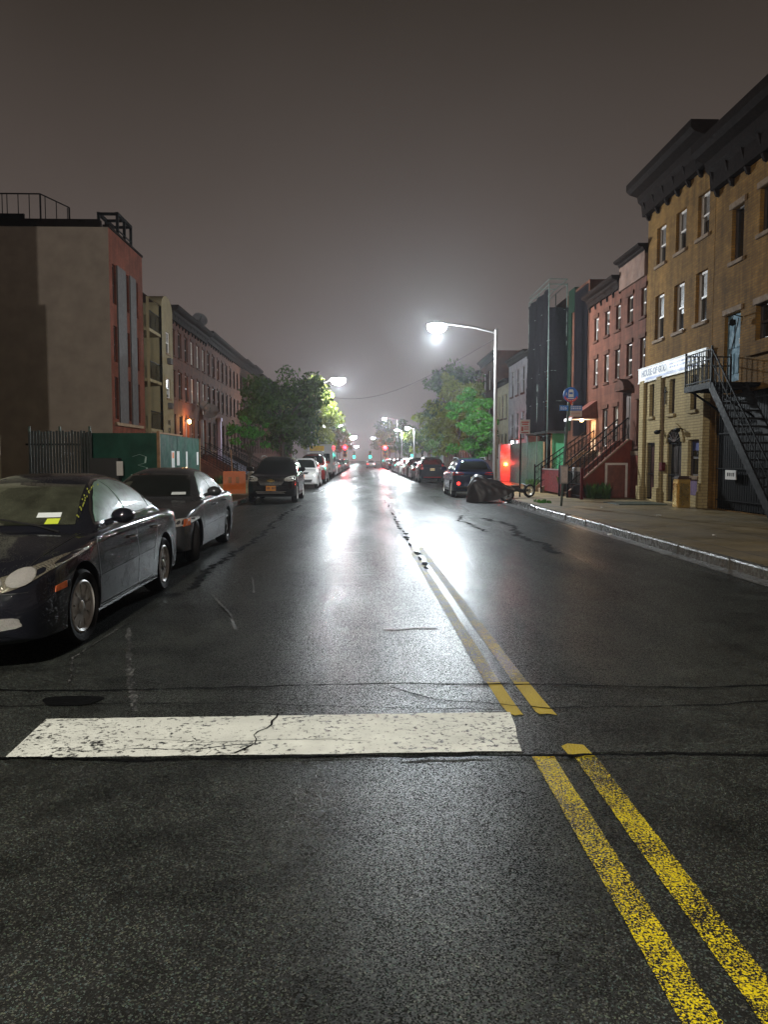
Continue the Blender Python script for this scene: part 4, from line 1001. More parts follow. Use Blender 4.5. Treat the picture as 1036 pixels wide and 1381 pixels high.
def body_bvh(S):
    T = np.array(S['st']); L = T[-1, 0]
    yy = np.concatenate([np.linspace(0, .3, 7)[:-1], np.linspace(.3, L-.3, 44), np.linspace(L-.3, L, 7)[1:]])
    secs = []
    for y in yy:
        zb, w, zs, wt, zt = [float(pchip(T[:, 0], T[:, k], y)) for k in range(1, 6)]
        H = zs-zb; sl = S.get('slab', 1.0)
        P = [(0, zb), (w*.70, zb), (w*.95, zb+.03), (w*.985, zb+.10*H+.03), (w, zb+.45*H), (w*.997, zb+.60*H), (w*.975, zb+.82*H), (wt+(w-wt)*.62, zs-.035), (wt, zs), (wt*.62, zs+(zt-zs)*.72), (wt*.3, zs+(zt-zs)*.95), (0, zt)]
        secs.append((y, catmull(P, 3)))
    bul = S.get('bulge', .14)
    def yf(y, x, z):
        f = max(0, 1-y/.9); r = max(0, 1-(L-y)/.8)
        return y + (f*f*bul - r*r*bul*.7)*(abs(x)/.9)**2.4
    vs, fs = loft(secs, yf)
    me = bpy.data.meshes.new('body'); me.from_pydata(vs, [], fs); me.update()
    bm = bmesh.new(); bm.from_mesh(me); bmesh.ops.remove_doubles(bm, verts=bm.verts, dist=1e-5); bmesh.ops.recalc_face_normals(bm, faces=bm.faces); bm.to_mesh(me); bm.free()
    return me

def cabin_mesh(S):
    C = S['cab']; prof = C['prof']; wb, wr, zb, zr = C['wb'], C['wr'], C['zb'], C['zr']
    px = [p[0] for p in prof]; pz = [p[1] for p in prof]
    yy = np.linspace(px[0], px[-1], 56); secs = []
    for y in yy:
        top = float(pchip(px, pz, y)); nn = C.get('n', 3.6); half = []
        hgt = top - zb + .06
        K = 16; half.append((0, zb-.12)); 
        for k in range(K+1):
            a = (math.pi/2)*k/K
            x = abs(math.cos(a))**(2/nn); zz = abs(math.sin(a))**(2/nn)
            z = zb - .06 + hgt*zz
            w = wb + (wr-wb)*min(1, max(0, (z-zb)/(zr-zb)))
            if 'plan' in C: w *= float(pchip(*C['plan'], y))
            half.append((w*x, z))
        half[1] = (half[1][0], zb-.06); half.insert(1, (half[1][0], zb-.12))
        secs.append((y, half))
    bu = C.get('bulge', .16); mid = (px[0]+px[-1])/2
    def yf(y, x, z):
        f = max(0, 1-(y-px[0])/1.1); r = max(0, 1-(px[-1]-y)/1.0)
        return y + (f*bu - r*bu*.8)*(abs(x)/wb)**2
    vs, fs = loft(secs, yf)
    me = bpy.data.meshes.new('cabin'); me.from_pydata(vs, [], fs); me.update()
    bm = bmesh.new(); bm.from_mesh(me); bmesh.ops.remove_doubles(bm, verts=bm.verts, dist=1e-5); bmesh.ops.recalc_face_normals(bm, faces=bm.faces); bm.to_mesh(me); bm.free()
    return me

DIRS = {'L': (Vector((-1, 0, 0)), lambda a, b: Vector((3, a, b))), 'R': (Vector((1, 0, 0)), lambda a, b: Vector((-3, a, b))),
        'F': (Vector((0, 1, 0)), lambda a, b: Vector((a, -3, b))), 'B': (Vector((0, -1, 0)), lambda a, b: Vector((a, 12, b))), 'T': (Vector((0, 0, -1)), lambda a, b: Vector((a, b, 5)))}
def proj(bvhs, d, a, b):
    dv, of = DIRS[d]; best = None
    for bv in bvhs:
        h = bv.ray_cast(of(a, b), dv)
        if h[0] is not None and (best is None or h[3] < best[2]):
            n = h[1] if h[1].dot(dv) < 0 else -h[1]; best = (h[0], n, h[3])
    return best
def smooth_poly(poly, k): 
    n = len(poly); return [tuple(0.5*((2*b) + (-a+c)*t + (2*a-5*b+4*c-d)*t*t + (-a+3*b-3*c+d)*t**3) for a, b, c, d in zip(poly[i-1], poly[i], poly[(i+1) % n], poly[(i+2) % n])) for i in range(n) for t in [j/k for j in range(k)]]
def patch(bvhs, d, poly, off=.006, res=.07, rim=.02, rnd=0):
    if rnd: poly = smooth_poly(poly, rnd)
    pts = []; n = len(poly)
    for i in range(n):
        a, c = Vector(poly[i]), Vector(poly[(i+1) % n]); k = max(1, int((c-a).length/res))
        for j in range(k): pts.append(a + (c-a)*j/k)
    nb = len(pts); edges = [(i, (i+1) % nb) for i in range(nb)]
    x0, x1 = min(p.x for p in pts), max(p.x for p in pts); y0, y1 = min(p.y for p in pts), max(p.y for p in pts)
    def inside(x, y):
        c = False
        for i in range(nb):
            a, e = pts[i], pts[i-1]
            if (a.y > y) != (e.y > y) and x < (e.x-a.x)*(y-a.y)/(e.y-a.y)+a.x: c = not c
        return c
    x = x0+res/2
    while x < x1:
        y = y0+res/2
        while y < y1:
            if inside(x, y): pts.append(Vector((x, y)))
            y += res
        x += res
    V, E, F, *_ = delaunay_2d_cdt(pts, edges, [], 1, 1e-6)
    b = MB(); ok = {}
    for i, p in enumerate(V):
        h = proj(bvhs, d, p.x, p.y)
        if h: ok[i] = h[0] + h[1]*off
    idx = {}
    for i, p in ok.items(): idx[i] = len(b.v); b.v.append(tuple(p))
    from collections import Counter
    ec = Counter()
    for f in F:
        if all(i in idx for i in f):
            b.f.append(tuple(idx[i] for i in f)); b.m.append(0)
            for i in range(len(f)): ec[tuple(sorted((idx[f[i]], idx[f[(i+1) % len(f)]])))] += 1
    dv = DIRS[d][0]
    for (i, j), c in list(ec.items()):
        if c == 1:
            k = len(b.v); b.v += [tuple(Vector(b.v[i]) + dv*rim), tuple(Vector(b.v[j]) + dv*rim)]; b.f.append((i, j, k+1, k)); b.m.append(0)
    return b
def ribbon(bvhs, d, line, w=.008, off=.0035, step=.06, close=False):
    P = []; L = line + ([line[0]] if close else [])
    for a, c in zip(L[:-1], L[1:]):
        a, c = Vector(a), Vector(c); k = max(1, int((c-a).length/step)); P += [a+(c-a)*j/k for j in range(k)]
    P.append(Vector(L[-1])); b = MB(); prev = None
    for i, p in enumerate(P):
        t = (P[min(i+1, len(P)-1)]-P[max(i-1, 0)]).normalized(); n = Vector((-t.y, t.x))*w/2
        h1, h2 = proj(bvhs, d, *(p-n)), proj(bvhs, d, *(p+n))
        cur = (h1[0]+h1[1]*off, h2[0]+h2[1]*off) if h1 and h2 else None
        if prev and cur and (prev[0]-cur[0]).length < .4: b.quad(prev[0], prev[1], cur[1], cur[0])
        prev = cur
    return b

def wheel(root, x, y, r, side, rim_mat, spokes=7, steer=0.0, rr=.66, wid=.22):
    M = Matrix.Translation((x, y, r)) @ Matrix.Rotation(steer, 4, 'Z') @ Matrix.Rotation(R(90)*side, 4, 'Y')
    t = MB(); R1 = r*rr; h = wid/2
    t.lathe([(R1, -h*.9), (r*.90, -h), (r*.97, -h*.8), (r, -h*.45), (r, h*.45), (r*.97, h*.8), (r*.90, h), (R1+.02, h*.92), (R1, h*.8)], 40, M, 0)
    w = t.build('wheel', M_TIRE, root, smooth=40)
    q = MB()
    q.lathe([(R1-.002, -h*.6), (R1-.002, h*.86), (R1-.014, h*.93), (R1-.035, h*.80), (R1-.045, h*.1), (R1-.06, -h*.5)], 40, M, 0)
    for k in range(spokes):
        a = 2*math.pi*k/spokes; ca, sa = math.cos(a), math.sin(a)
        def P(rad, tan, z): return M @ Vector((rad*ca - tan*sa, rad*sa + tan*ca, z))
        w0, w1 = .058*R1/.2, .040*R1/.2; z0, z1 = h*.72, h*.66
        q.add([P(.03, -w0*.8, z0), P(.03, w0*.8, z0), P(R1*.55, w1*.8, z0), P(R1*.55, -w1*.8, z0), P(R1-.02, -w1*1.2, z1), P(R1-.02, w1*1.2, z1),
               P(.03, -w0*.8, z0-.04), P(.03, w0*.8, z0-.04), P(R1*.55, w1*.8, z0-.04), P(R1*.55, -w1*.8, z0-.04), P(R1-.02, -w1*1.2, z1-.04), P(R1-.02, w1*1.2, z1-.04)],
              [(0, 1, 2, 3), (3, 2, 5, 4), (1, 7, 8, 2), (2, 8, 11, 5), (0, 3, 9, 6), (3, 4, 10, 9)])
    q.lathe([(0, h*.86), (.035, h*.84), (.05, h*.74), (.055, h*.5)], 20, M, 0)
    q.lathe([(R1-.045, h*.02), (0, h*.0)], 24, M, 1)
    q.build('rim', [rim_mat, M_TRIM], w, smooth=35)
    return w

def car(S, name, label, loc, rz=0.0, group=None):
    root = thing(name, label, S.get('cat', 'car'), loc, rz, group)
    me = body_bvh(S); ax = S['axles']; r = S['r']; hw = S['w']
    o = link('body', me); 
    cut = MB()
    for y in ax:
        for s in (1, -1):
            M = Matrix.Translation((s*(hw-.17), y, r+.01)) @ Matrix.Rotation(R(90), 4, 'Y'); n = 36
            cut.prism([((r+.055)*math.cos(2*math.pi*k/n), (r+.055)*math.sin(2*math.pi*k/n)) for k in range(n)], M @ Matrix.Translation((0, 0, -.22)), .6)
    cme = cut.mesh('arch'); bm = bmesh.new(); bm.from_mesh(cme); bmesh.ops.recalc_face_normals(bm, faces=bm.faces); bm.to_mesh(cme); bm.free()
    me.materials.append(S['paint']); me.materials.append(M_TRIM); cme.materials.append(M_TRIM)
    co = link('arch', cme)
    md = o.modifiers.new('arches', 'BOOLEAN'); md.operation = 'DIFFERENCE'; md.solver = 'EXACT'; md.object = co
    try: md.material_mode = 'TRANSFER'
    except Exception: pass
    dg = bpy.context.evaluated_depsgraph_get(); nm = bpy.data.meshes.new_from_object(o.evaluated_get(dg))
    bpy.data.objects.remove(o); bpy.data.objects.remove(co)
    full = BVHTree.FromPolygons([tuple(v.co) for v in me.vertices], [tuple(p.vertices) for p in me.polygons])
    cm = cabin_mesh(S) if 'cab' in S else None
    bm = bmesh.new(); bm.from_mesh(nm)
    bv = [full]
    if cm:
        bv.append(BVHTree.FromPolygons([tuple(v.co) for v in cm.vertices], [tuple(p.vertices) for p in cm.polygons]))
        k = len(bm.faces); bm.from_mesh(cm)
    bm.to_mesh(nm); bm.free()
    nm.name = 'body'; nm.shade_smooth(); nm.set_sharp_from_angle(angle=R(38))
    body = link('body', nm, root)
    for nm_, d, poly, mat, kw in S['patches']:
        pb_ = patch(bv, d, poly, **kw)
        if pb_.f: 
            pobj = pb_.build(nm_, mat, root, smooth=30)
            if '_keep' in S: S['_keep'][nm_] = pobj
    for d, line, w, mat in S.get('lines', []):
        rb = ribbon(bv, d, line, w)
        if rb.f: rb.build('panel_gap' if mat in (M_TRIM,) else 'moulding', mat, body if mat is M_TRIM else root, smooth=40)
    st = S.get('steer', 0)
    for i, y in enumerate(ax):
        for s in (1, -1): wheel(root, s*(hw-.125), y, r, s, S.get('rim', M_RIM), S.get('spokes', 7), st if i == 0 else 0, S.get('rr', .66))
    if 'mirror' in S:
        y, z, mw = S['mirror']
        for s in (1, -1):
            q = MB(); hx = hw-.06
            q.tube([(s*(hx-.02), y, z), (s*(hx+.06), y+.01, z+.03)], .03, 8)
            M = Matrix.Translation((s*(hx+.14), y+.02, z+.07)) @ Matrix.Rotation(R(-90), 4, 'X')
            n = 14; prof = [(0, -.07), (.045, -.062), (.078, -.03), (.09, .02), (.088, .055), (.0, .055)]
            vs0 = len(q.v); q.lathe(prof, 18, M)
            q.v[vs0:] = [(s*(hx+.14) + (a - s*(hx+.14))*1.25*mw, b_, z+.07 + (c-z-.07)*.85*mw) for a, b_, c in q.v[vs0:]]
            q.build('mirror', S.get('mirror_mat', S['paint']), root, smooth=45)
    for (d, a, c, l) in S.get('handles', []):
        h = proj(bv, d, a, c)
        if h:
            sgn = 1 if d == 'L' else -1; q = MB(); p = h[0]
            q.tube([(p.x, p.y-l/2, p.z), (p.x+sgn*.035, p.y-l/2+.03, p.z+.004), (p.x+sgn*.04, p.y, p.z+.006), (p.x+sgn*.035, p.y+l/2-.03, p.z+.004), (p.x, p.y+l/2, p.z)], .013, 8)
            q.build('door_handle', S.get('handle_mat', S['paint']), root, smooth=60)
    if 'extra' in S: S['extra'](root, bv, S)
    return root

def plate(root, bv, d, x, z, mat, w=.31, h=.155):
    p = proj(bv, d, x, z)
    if not p: return
    q = MB(); s = -1 if d == 'F' else 1; y = p[0].y + s*.02
    q.box(x-w/2, x+w/2, min(y, y+s*.012), max(y, y+s*.012), z-h/2, z+h/2, 0)
    for k in range(7):
        if k == 3: continue
        xx = x - w*.40 + w*.8*k/6; yy = y+s*.0125; q.box(xx-.012, xx+.012, min(yy, yy+s*.002), max(yy, yy+s*.002), z-h*.22, z+h*.24, 1)
    q.build('number_plate', [mat, M_DFRAME], root)

def wiper(root, bv, pts, off=.015):
    L = []
    for a, c in pts:
        h = proj(bv, 'T', a, c)
        if h: L.append(h[0]+h[1]*off)
    if len(L) > 1:
        q = MB(); q.tube(L, .009, 6); q.build('wiper', M_TRIM, root)

# ---- sedan profiles
def sedan_spec(L=4.85, w=.905, H=1.455, paint_m=None, **k):
    f = L/4.85
    st = [(0.00,.34,.60,.50,.52,.53),(0.05,.24,.72,.585,.63,.625),(0.22,.19,.83,.69,.72,.725),(0.55,.175,.885,.79,.755,.83),(1.00,.17,.90,.865,.775,.905),(1.45,.17,.905,.92,.80,.965),(2.20,.17,.905,.94,.82,.98),(3.20,.17,.905,.955,.82,.99),(3.75,.17,.903,.97,.80,1.01),(4.25,.19,.89,.985,.755,1.03),(4.62,.23,.855,.965,.70,1.01),(4.78,.30,.77,.88,.64,.93),(4.85,.40,.66,.77,.58,.80)]
    st = [(y*f, zb, a*w/.905, zs*H/1.455, c*w/.905, zt*H/1.455) for y, zb, a, zs, c, zt in st]
    cab = dict(prof=[(y*f, z*H/1.455) for y, z in ((1.28,.93),(1.45,1.015),(1.75,1.185),(2.05,1.335),(2.30,1.415),(2.65,1.455),(3.10,1.455),(3.42,1.42),(3.72,1.32),(4.0,1.17),(4.22,1.04),(4.32,.97))], wb=.815*w/.905, wr=.60*w/.905, zb=.93*H/1.455, zr=1.455*H/1.455, n=3.8, bulge=.2)
    return dict(st=st, cab=cab, paint=paint_m, axles=(.99*f, 3.77*f), r=.325, w=w, **k)
def sc2(P, f, g): return [(y*f, z*g) for y, z in P]
def both(name, d2, polys, mat, **kw):
    return [(name, d, [(a if d in 'LR' else (a if d2[0] == d else a), b_) for a, b_ in polys], mat, kw) for d in d2]
def mirrorx(poly): return [(-a, b_) for a, b_ in poly]

def sedan_patches(f, g, side_m, ws_m, rear_m, head_m, headlamp, taillamp, w=.905):
    P = []
    fw = sc2([(1.78,1.01),(1.90,1.10),(2.12,1.225),(2.36,1.33),(2.52,1.368),(2.64,1.378),(2.67,1.02)], f, g)
    rw = sc2([(2.715,1.02),(2.675,1.387),(3.0,1.378),(3.22,1.345),(3.42,1.27),(3.54,1.18),(3.56,1.045)], f, g)
    qw = sc2([(3.60,1.05),(3.585,1.15),(3.68,1.115),(3.80,1.06)], f, g)
    for d in 'LR':
        P += [('side_window', d, fw, side_m, {}), ('side_window', d, rw, side_m, {}), ('quarter_window', d, qw, side_m, {})]
    P.append(('windscreen', 'F', [(-.645*w/.905,1.0*g),(.645*w/.905,1.0*g),(.60*w/.905,1.12*g),(.53*w/.905,1.29*g),(.50*w/.905,1.345*g),(0,1.37*g),(-.50*w/.905,1.345*g),(-.53*w/.905,1.29*g),(-.60*w/.905,1.12*g)], ws_m, dict(rim=0.0)))
    P.append(('rear_window', 'B', [(-.58,1.06*g),(.58,1.06*g),(.50,1.22*g),(.42,1.35*g),(-.42,1.35*g),(-.50,1.22*g)], rear_m, dict(rim=0.0)))
    for s in (1, -1):
        P.append(('headlight', 'F', [(a*s, b_) for a, b_ in headlamp], head_m, dict(rnd=3, off=.007)))
        P.append(('taillight', 'B', [(a*s, b_) for a, b_ in taillamp], M_TAIL, dict(rnd=2)))
    return P

# ---- 1: dark sedan in the left foreground
PA = paint("black_wet_car_paint", (0.010, 0.011, 0.016), .16, 0.0, .5)
S1 = sedan_spec(4.85, .905, 1.455, PA, mirror=(1.86, .99, 1.0), steer=R(-4), spokes=9, mirror_mat=PA, handle_mat=M_CHROME, rr=.70)
S1['r'] = .33; S1['axles'] = (1.10, 3.84)
S1['patches'] = sedan_patches(1, 1, M_WETG, M_WSCR, M_CARG, M_HEADH, [(.30,.60),(.45,.585),(.62,.605),(.76,.655),(.855,.755),(.87,.835),(.80,.80),(.66,.735),(.48,.68),(.34,.655)], [(.42,.74),(.74,.76),(.76,.90),(.50,.92)])
S1['patches'] = [(n, d if n != 'headlight' else 'F', p, m, k) for n, d, p, m, k in S1['patches']]
for d in 'LR':
    S1['patches'] += [('side_marker', d, [(.50,.555),(.70,.565),(.71,.615),(.52,.60)], M_AMBER, {}), ('tail_side', d, [(4.50,.80),(4.66,.80),(4.64,.92),(4.46,.93)], M_TAIL, {})]
for s in (1, -1):
    S1['patches'] += [('fog_light', 'F', [(s*.42,.335),(s*.72,.345),(s*.74,.385),(s*.70,.425),(s*.44,.42),(s*.40,.38)], M_HEAD, dict(rnd=3)),
                      ('headlight_bowl', 'F', [(s*(.70+.085*math.cos(a)), .695+.062*math.sin(a)) for a in [2*math.pi*k/14 for k in range(14)]], M_HEAD, dict(off=.014, res=.03)),
                      ('headlight_bowl', 'F', [(s*(.53+.075*math.cos(a)), .648+.05*math.sin(a)) for a in [2*math.pi*k/14 for k in range(14)]], M_HEAD, dict(off=.014, res=.03))]
S1['patches'] += [('grille', 'F', [(-.30,.575),(.30,.575),(.24,.44),(-.24,.44)], M_TRIM, dict(rnd=2)), ('lower_intake', 'F', [(-.36,.30),(.36,.30),(.34,.25),(-.34,.25)], M_TRIM, {})]
dl = [(1.43,.30),(1.40,.62),(1.46,.93),(1.66,1.0)]
S1['lines'] = []
for d in 'LR':
    S1['lines'] += [(d, [(1.50,.27),(1.46,.60),(1.50,.95)], .009, M_TRIM), (d, [(2.69,.25),(2.70,1.0)], .009, M_TRIM), (d, [(3.60,1.0),(3.55,.85),(3.36,.62),(3.30,.45)], .009, M_TRIM), (d, [(1.50,.27),(3.25,.27)], .008, M_TRIM),
                    (d, [(1.46,.53),(3.34,.58)], .03, PA), (d, [(1.72,.995),(2.7,1.012),(3.83,1.045)], .022, M_CHROME), (d, [(1.72,.995),(1.87,1.11),(2.09,1.238),(2.34,1.347),(2.52,1.386),(2.7,1.396),(3.0,1.394),(3.24,1.36),(3.45,1.284),(3.63,1.175),(3.83,1.045)], .014, M_CHROME),
                    (d, [(1.40,.235),(3.30,.235)], .02, M_CHROME)]
    S1.setdefault('handles', []).extend([(d, 2.52, .80, .2), (d, 3.42, .83, .2)])
S1['lines'] += [('T', [(-.70,.45),(-.74,1.45)], .009, M_TRIM), ('T', [(.70,.45),(.74,1.45)], .009, M_TRIM), ('F', [(-.78,.60),(.78,.60)], .006, M_TRIM), ('F', [(-.68,.27),(.68,.27)], .02, PA)]
def ex1(root, bv, S):
    wiper(root, bv, [(.58, 1.36), (.35, 1.44), (.0, 1.50)]); wiper(root, bv, [(-.02, 1.36), (-.25, 1.44), (-.6, 1.52)])
    for n, p, m in (('registration_sticker', [(.30,1.06),(.50,1.06),(.49,1.10),(.295,1.10)], M_STICKW), ('inspection_sticker', [(.40,1.005),(.51,1.005),(.505,1.05),(.40,1.05)], M_STICKY)):
        b = patch(bv, 'F', p, off=.010, rim=0); b.build(n, m, root)
    b = MB(); rn = random.Random(6)
    for i in range(26):
        h = proj(bv, 'F', .645-.10*i/26 + rn.uniform(-.012, .012), 1.04+.30*i/26)
        if h and rn.random() < .75:
            p = h[0]+h[1]*.02; b.box(p.x-.0045, p.x+.0045, p.y-.01, p.y, p.z-.008, p.z+.008)
    b.build('pollen_catkin', M_CATKIN, root)
    plate(root, bv, 'F', 0, .40, M_PLATE)
S1['extra'] = ex1
car(S1, 'sedan', 'large black wet sedan with hazed headlamp, nearest at the left edge', (-3.31, 5.62, 0))

# ---- 2: second dark sedan
PB = paint("black_car_paint", (0.095, 0.10, 0.108), .45, 0.6, .2)
S2 = sedan_spec(4.75, .89, 1.46, PB, mirror=(1.82, 1.0, 1.1), steer=R(16), rim=M_RIMD, spokes=6)
S2['patches'] = sedan_patches(4.75/4.85, 1.0, M_WETG, M_CARG, M_CARG, M_HEAD, [(.40,.60),(.70,.60),(.86,.64),(.85,.72),(.66,.70),(.44,.675)], [(.42,.74),(.74,.76),(.76,.90),(.50,.92)], .89)
for d in 'LR':
    S2['patches'] += [('side_marker', d, [(.28,.60),(.52,.61),(.56,.71),(.36,.70)], M_AMBER, {}), ('tail_side', d, [(4.28,.80),(4.56,.80),(4.54,.93),(4.22,.93)], M_TAIL, {})]
    S2.setdefault('lines', []).extend([(d, [(1.46,.27),(1.42,.60),(1.46,.95)], .009, M_TRIM), (d, [(2.63,.25),(2.64,1.0)], .009, M_TRIM), (d, [(3.52,1.0),(3.46,.85),(3.26,.62)], .009, M_TRIM), (d, [(1.44,.50),(3.28,.53)], .035, PB), (d, [(1.60,.99),(3.66,1.04)], .02, M_CHROME)])
    S2.setdefault('handles', []).extend([(d, 2.45, .82, .2), (d, 3.32, .85, .2)])
S2['patches'] += [('grille', 'F', [(-.34,.66),(.34,.66),(.30,.55),(-.30,.55)], M_TRIM, {}), ('lower_intake', 'F', [(-.5,.36),(.5,.36),(.46,.26),(-.46,.26)], M_TRIM, {})]
def ex2(root, bv, S):
    b = patch(bv, 'F', [(.34,1.02),(.56,1.02),(.55,1.06),(.34,1.06)], off=.010, rim=0); b.build('registration_sticker', M_STICKW, root)
    plate(root, bv, 'F', 0, .45, M_PLATE)
S2['extra'] = ex2
car(S2, 'sedan', 'black sedan with steered front wheel and amber corner lamps, second in the left row', (-3.49, 11.3, 0))

# ---- SUV profile
def suv_spec(L=4.75, w=.92, H=1.70, paint_m=None, boxy=0.0, **k):
    f = L/4.75; g = H/1.70
    st = [(0.00,.40,.66,.62,.58,.66),(0.05,.28,.78,.76,.68,.80),(0.20,.24,.86,.88,.74,.93),(0.55,.22,.905,.97,.78,1.02),(1.00,.22,.92,1.03,.80,1.07),(1.40,.22,.92,1.06,.82,1.10),(2.3,.22,.92,1.08,.83,1.11),(3.5,.22,.92,1.10,.83,1.12),(4.35,.24,.905,1.10,.80,1.12),(4.62,.28,.86,1.08,.77,1.10),(4.72,.34,.80,1.02,.73,1.05),(4.75,.42,.74,.94,.68,.97)]
    st = [(y*f, zb*g, a*w/.92, zs*g, c*w/.92, zt*g) for y, zb, a, zs, c, zt in st]
    cab = dict(prof=[(y*f, z*g) for y, z in ((1.15-.1*boxy,1.05),(1.32,1.14),(1.6,1.32),(1.9,1.52),(2.15,1.63),(2.5,1.69),(3.2,1.70),(3.8,1.67),(4.2,1.60),(4.42,1.46),(4.58,1.25),(4.66,1.08))], wb=.84*w/.92, wr=.64*w/.92, zb=1.06*g, zr=1.70*g, n=4.6, bulge=.16)
    return dict(st=st, cab=cab, paint=paint_m, axles=(.93*f, 3.78*f), r=.355*g, w=w, cat='suv', mirror=(1.72*f, 1.14*g, 1.25), bulge=.10, **k)
def suv_patches(f, g, w, glass=None, rear=None, headlamp=None, tail=None, tailm=None):
    glass = glass or M_CARG; rear = rear or M_CARG; P = []; k = w/.92
    a = sc2([(1.62,1.16),(1.85,1.32),(2.12,1.50),(2.38,1.565),(2.46,1.575),(2.48,1.17)], f, g)
    b_ = sc2([(2.55,1.17),(2.53,1.58),(3.28,1.58),(3.34,1.18)], f, g); c = sc2([(3.42,1.18),(3.36,1.575),(3.85,1.54),(4.12,1.44),(4.16,1.24)], f, g)
    for d in 'LR': P += [('side_window', d, q, glass, {}) for q in (a, b_, c)]
    P.append(('windscreen', 'F', [(x*k, z*g) for x, z in ((-.70,1.15),(.70,1.15),(.64,1.35),(.57,1.54),(.52,1.60),(-.52,1.60),(-.57,1.54),(-.64,1.35))], glass, dict(rim=0)))
    P.append(('rear_window', 'B', [(x*k, z*g) for x, z in ((-.62,1.20),(.62,1.20),(.56,1.46),(.50,1.55),(-.50,1.55),(-.56,1.46))], rear, dict(rim=0)))
    for s in (1, -1):
        P.append(('headlight', 'F', [(x*s*k, z*g) for x, z in (headlamp or ((.46,.78),(.80,.80),(.84,.88),(.80,.95),(.56,.90)))], M_HEAD2, dict(rnd=2)))
        P.append(('taillight', 'B', [(x*s*k, z*g) for x, z in (tail or ((.52,.95),(.78,.95),(.79,1.09),(.55,1.09)))], tailm or M_TAIL, dict(rnd=2)))
    for d in 'LR': P.append(('tail_side', d, sc2([(4.38,.95),(4.60,.95),(4.58,1.08),(4.28,1.08)], f, g), tailm or M_TAIL, {}))
    return P
def suv_lines(S, f, g, trim=True):
    for d in 'LR':
        S.setdefault('lines', []).extend([(d, sc2([(1.46,.35),(1.42,.7),(1.50,1.08)], f, g), .01, M_TRIM), (d, sc2([(2.52,.32),(2.52,1.10)], f, g), .01, M_TRIM), (d, sc2([(3.40,1.10),(3.36,.9),(3.26,.7)], f, g), .01, M_TRIM)])
        S['patches'] += [('lower_cladding', d, sc2([(1.38,.30),(3.26,.30),(3.28,.38),(1.36,.38)], f, g), M_TRIM, {})]
        S.setdefault('handles', []).extend([(d, 2.36*f, .93*g, .2), (d, 3.2*f, .95*g, .2)])
def rails(root, f, g, w, mat=None, y0=2.1, y1=4.1):
    for s in (1, -1):
        q = MB(); x = s*.60*w/.92; q.tube([(x, y0*f, 1.63*g), (x, (y0+.25)*f, 1.705*g), (x, (y0+y1)/2*f, 1.72*g), (x, (y1-.3)*f, 1.69*g), (x, y1*f, 1.60*g)], .018, 8); q.build('roof_rail', mat or M_STEELD, root, smooth=60)

# 3: black SUV with chrome grille, gold bow emblem and orange plate
PC = paint("deep_black_paint", (0.009, 0.009, 0.011), .14)
S3 = suv_spec(4.77, .92, 1.74, PC, spokes=5); f, g = 4.77/4.75, 1.74/1.70
S3['patches'] = suv_patches(f, g, .92, headlamp=((.50,.80),(.80,.80),(.86,.92),(.80,.98),(.62,.95),(.50,.90))); suv_lines(S3, f, g)
S3['patches'] += [('grille', 'F', [(-.48,.93),(.48,.93),(.46,.80),(.38,.68),(.25,.64),(-.25,.64),(-.38,.68),(-.46,.80)], mk("chrome_mesh_grille", (.16, .16, .16), .35, .8, var=.6, scale=40), {}), ('lower_intake', 'F', [(-.55,.44),(.55,.44),(.50,.36),(-.50,.36)], M_STEEL, {})]
S3['lines'] += [('F', [(-.48,.93),(.48,.93),(.46,.80),(.38,.68),(.25,.64),(-.25,.64),(-.38,.68),(-.46,.80),(-.48,.93)], .022, M_CHROME), ('F', [(-.46,.815),(.46,.815)], .022, M_CHROME)]
def ex3(root, bv, S):
    M_BOW = mk("gold_emblem", (.75, .50, .15), .3, .8, var=.05)
    b = patch(bv, 'F', [(-.13,.795),(-.05,.795),(-.05,.775),(.07,.775),(.07,.795),(.14,.795),(.12,.845),(.05,.845),(.05,.865),(-.07,.865),(-.07,.845),(-.15,.845)], off=.035, rim=.02); b.build('grille_emblem', M_BOW, root)
    plate(root, bv, 'F', .0, .56, M_PLATE, .36, .19); rails(root, f, g, .92)
S3['extra'] = ex3
car(S3, 'suv', 'black suv with chrome grille, gold emblem and orange number plate facing the camera', (-3.35, 28.2, 0))
# 4: white SUV
PD = paint("white_car_paint", (0.60, 0.58, 0.56), .25)
S4 = suv_spec(4.6, .90, 1.70, PD, spokes=5); f, g = 4.6/4.75, 1.0
S4['patches'] = suv_patches(f, g, .90); suv_lines(S4, f, g)
S4['patches'] += [('grille', 'F', [(-.42,.92),(.42,.92),(.36,.80),(-.36,.80)], M_TRIM, {}), ('lower_intake', 'F', [(-.6,.52),(.6,.52),(.55,.36),(-.55,.36)], M_TRIM, {})]
def ex4(root, bv, S): plate(root, bv, 'F', 0, .68, M_PLATE, .34, .18); rails(root, 4.6/4.75, 1.0, .90)
S4['extra'] = ex4
suv_white = car(S4, 'suv', 'white suv with orange number plate behind the black one in the left row', (-3.35, 42.3, 0))
